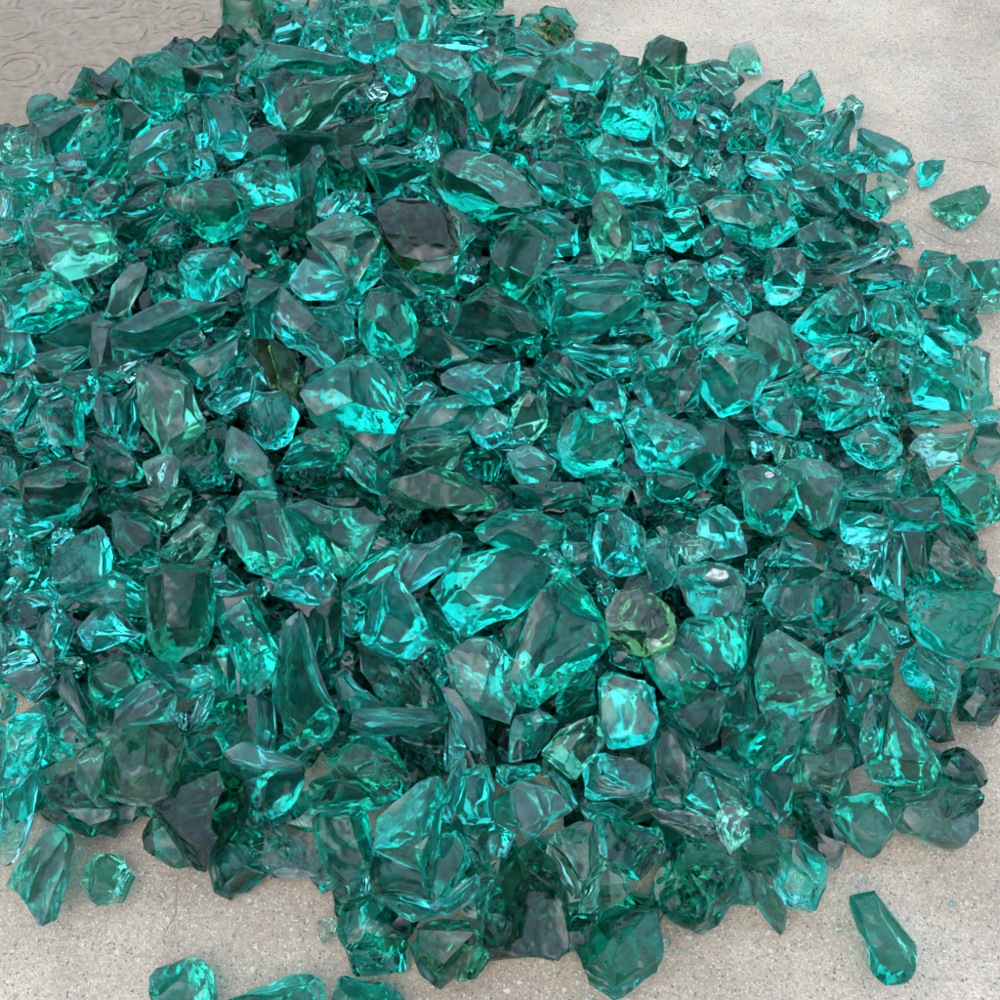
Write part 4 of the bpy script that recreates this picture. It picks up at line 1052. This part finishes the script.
for q in range(150):
    a = rng.uniform(0, 2 * math.pi); rad = float(np.interp(a, RA, RR)) * (1 + abs(rng.gauss(0, .09)) - .01)
    sz = rng.choice((.0014, .002, .003, .0045)) * rng.uniform(.7, 1.3)
    me, Mw = blob(Vector((HC.x + math.cos(a) * rad, HC.y + math.sin(a) * rad, 0.0)), sz, rng)
    me.materials.append(GL['c']); grit.append((me, Mw, rng.choice('tgqe')))
def join(parts, name):
    V, T, E, MI, S = [], [], [], [], []
    keys = sorted(GL); off = 0
    for me, Mw, mt in parts:
        nv, nt = len(me.vertices), len(me.polygons)
        co = np.empty(nv * 3, np.float32); me.vertices.foreach_get('co', co)
        V.append(co.reshape(-1, 3) @ np.array(Mw.to_3x3()).T + np.array(Mw.translation))
        vi = np.empty(nt * 3, np.int32); me.loops.foreach_get('vertex_index', vi); T.append(vi + off)
        ed = np.empty(len(me.edges) * 2, np.int32); me.edges.foreach_get('vertices', ed)
        sh = np.empty(len(me.edges), bool); me.attributes['sharp_edge'].data.foreach_get('value', sh)
        E.append(ed.reshape(-1, 2)[sh] + off)
        MI.append(np.full(nt, keys.index(mt), np.int32)); off += nv
        bpy.data.meshes.remove(me)
    V = np.concatenate(V); T = np.concatenate(T); MI = np.concatenate(MI); E = np.concatenate(E)
    me = bpy.data.meshes.new(name)
    me.vertices.add(len(V)); me.vertices.foreach_set('co', V.astype(np.float32).ravel())
    me.loops.add(len(T)); me.loops.foreach_set('vertex_index', T)
    me.polygons.add(len(T) // 3); me.polygons.foreach_set('loop_start', np.arange(0, len(T), 3, dtype=np.int32))
    me.update(calc_edges=True)
    for k in keys: me.materials.append(GL[k])
    me.polygons.foreach_set('material_index', MI)
    ed = np.empty(len(me.edges) * 2, np.int32); me.edges.foreach_get('vertices', ed)
    ed = np.sort(ed.reshape(-1, 2), 1).astype(np.int64); E = np.sort(E, 1).astype(np.int64)
    me.attributes.new('sharp_edge', 'BOOLEAN', 'EDGE').data.foreach_set('value', np.isin(ed[:, 0] * len(V) + ed[:, 1], E[:, 0] * len(V) + E[:, 1]))
    o = bpy.data.objects.new(name, me); COL.objects.link(o); return o
rub = join(stuff_parts, 'glass_rubble')
rub['kind'] = 'stuff'; rub['label'] = 'mass of smaller teal glass bits filling the heap between the big chunks'; rub['category'] = 'glass rubble'

gr = join(grit, 'glass_grit')
gr['kind'] = 'stuff'; gr['label'] = 'tiny glass crumbs scattered on the concrete round the heap'; gr['category'] = 'glass grit'
# milky crusts and chips: parts of the pieces that carry them
def crust(parent_text, name, px, py, rx, ry, seed, mat, label=None):
    o, c, d, w, th = pieces[parent_text]
    deps = bpy.context.evaluated_depsgraph_get()
    dd = ray(px, py); inv = o.matrix_world.inverted()
    ok, loc, nor, _ = o.ray_cast(inv @ EYE, inv.to_3x3() @ dd)
    p = o.matrix_world @ loc if ok else c
    dist = (p - EYE).length; k = dist * TF / 500
    rg = random.Random(seed); n = 7
    P2 = [(rx * k * math.cos(a) * rg.uniform(.7, 1.1), ry * k * math.sin(a) * rg.uniform(.7, 1.1)) for a in [2*math.pi*q/n for q in range(n)]]
    me = shard_mesh(P2, min(rx, ry) * k * .8, rg, 3, False, 1.0, name); me.materials.append(mat); me.materials.append(mat)
    u, v = frame(-dd)
    ch = bpy.data.objects.new(name, me); COL.objects.link(ch); ch.parent = o
    ch.matrix_world = Matrix.Translation(p) @ Matrix((u, v, -dd)).transposed().to_4x4()
    if label: ch['label'] = label
def milky():
    m = bpy.data.materials.new('milky_crust'); m.use_nodes = True; n, l = m.node_tree.nodes, m.node_tree.links
    p = n['Principled BSDF']; p.inputs['Roughness'].default_value = 0.8
    tc = n.new('ShaderNodeTexCoord'); nz = n.new('ShaderNodeTexNoise'); nz.inputs['Scale'].default_value = 230; nz.inputs['Detail'].default_value = 5
    r = n.new('ShaderNodeValToRGB'); r.color_ramp.elements[0].position = .38; r.color_ramp.elements[0].color = (.30, .29, .24, 1); r.color_ramp.elements[1].position = .6; r.color_ramp.elements[1].color = (.66, .65, .60, 1)
    b = n.new('ShaderNodeBump'); b.inputs['Distance'].default_value = .001
    l.new(tc.outputs['Object'], nz.inputs['Vector']); l.new(nz.outputs[0], r.inputs[0]); l.new(r.outputs[0], p.inputs['Base Color']); l.new(nz.outputs[0], b.inputs['Height']); l.new(b.outputs[0], p.inputs['Normal'])
    p.inputs['Subsurface Weight'].default_value = 0.3; p.inputs['Subsurface Radius'].default_value = (.01, .01, .01)
    return m
MK = milky()
bpy.context.view_layer.update()
crust('round dark teal piece carrying a white milky crust', 'milky_crust', 716, 577, 13, 9, 5, MK)
crust('transparent teal heart-shaped piece with white chip on top', 'white_chip', 769, 475, 5, 4, 6, MK)
crust('olive-green rounded piece ending in a white frosted nose', 'frosted_nose', 655, 642, 7, 6, 8, MK)
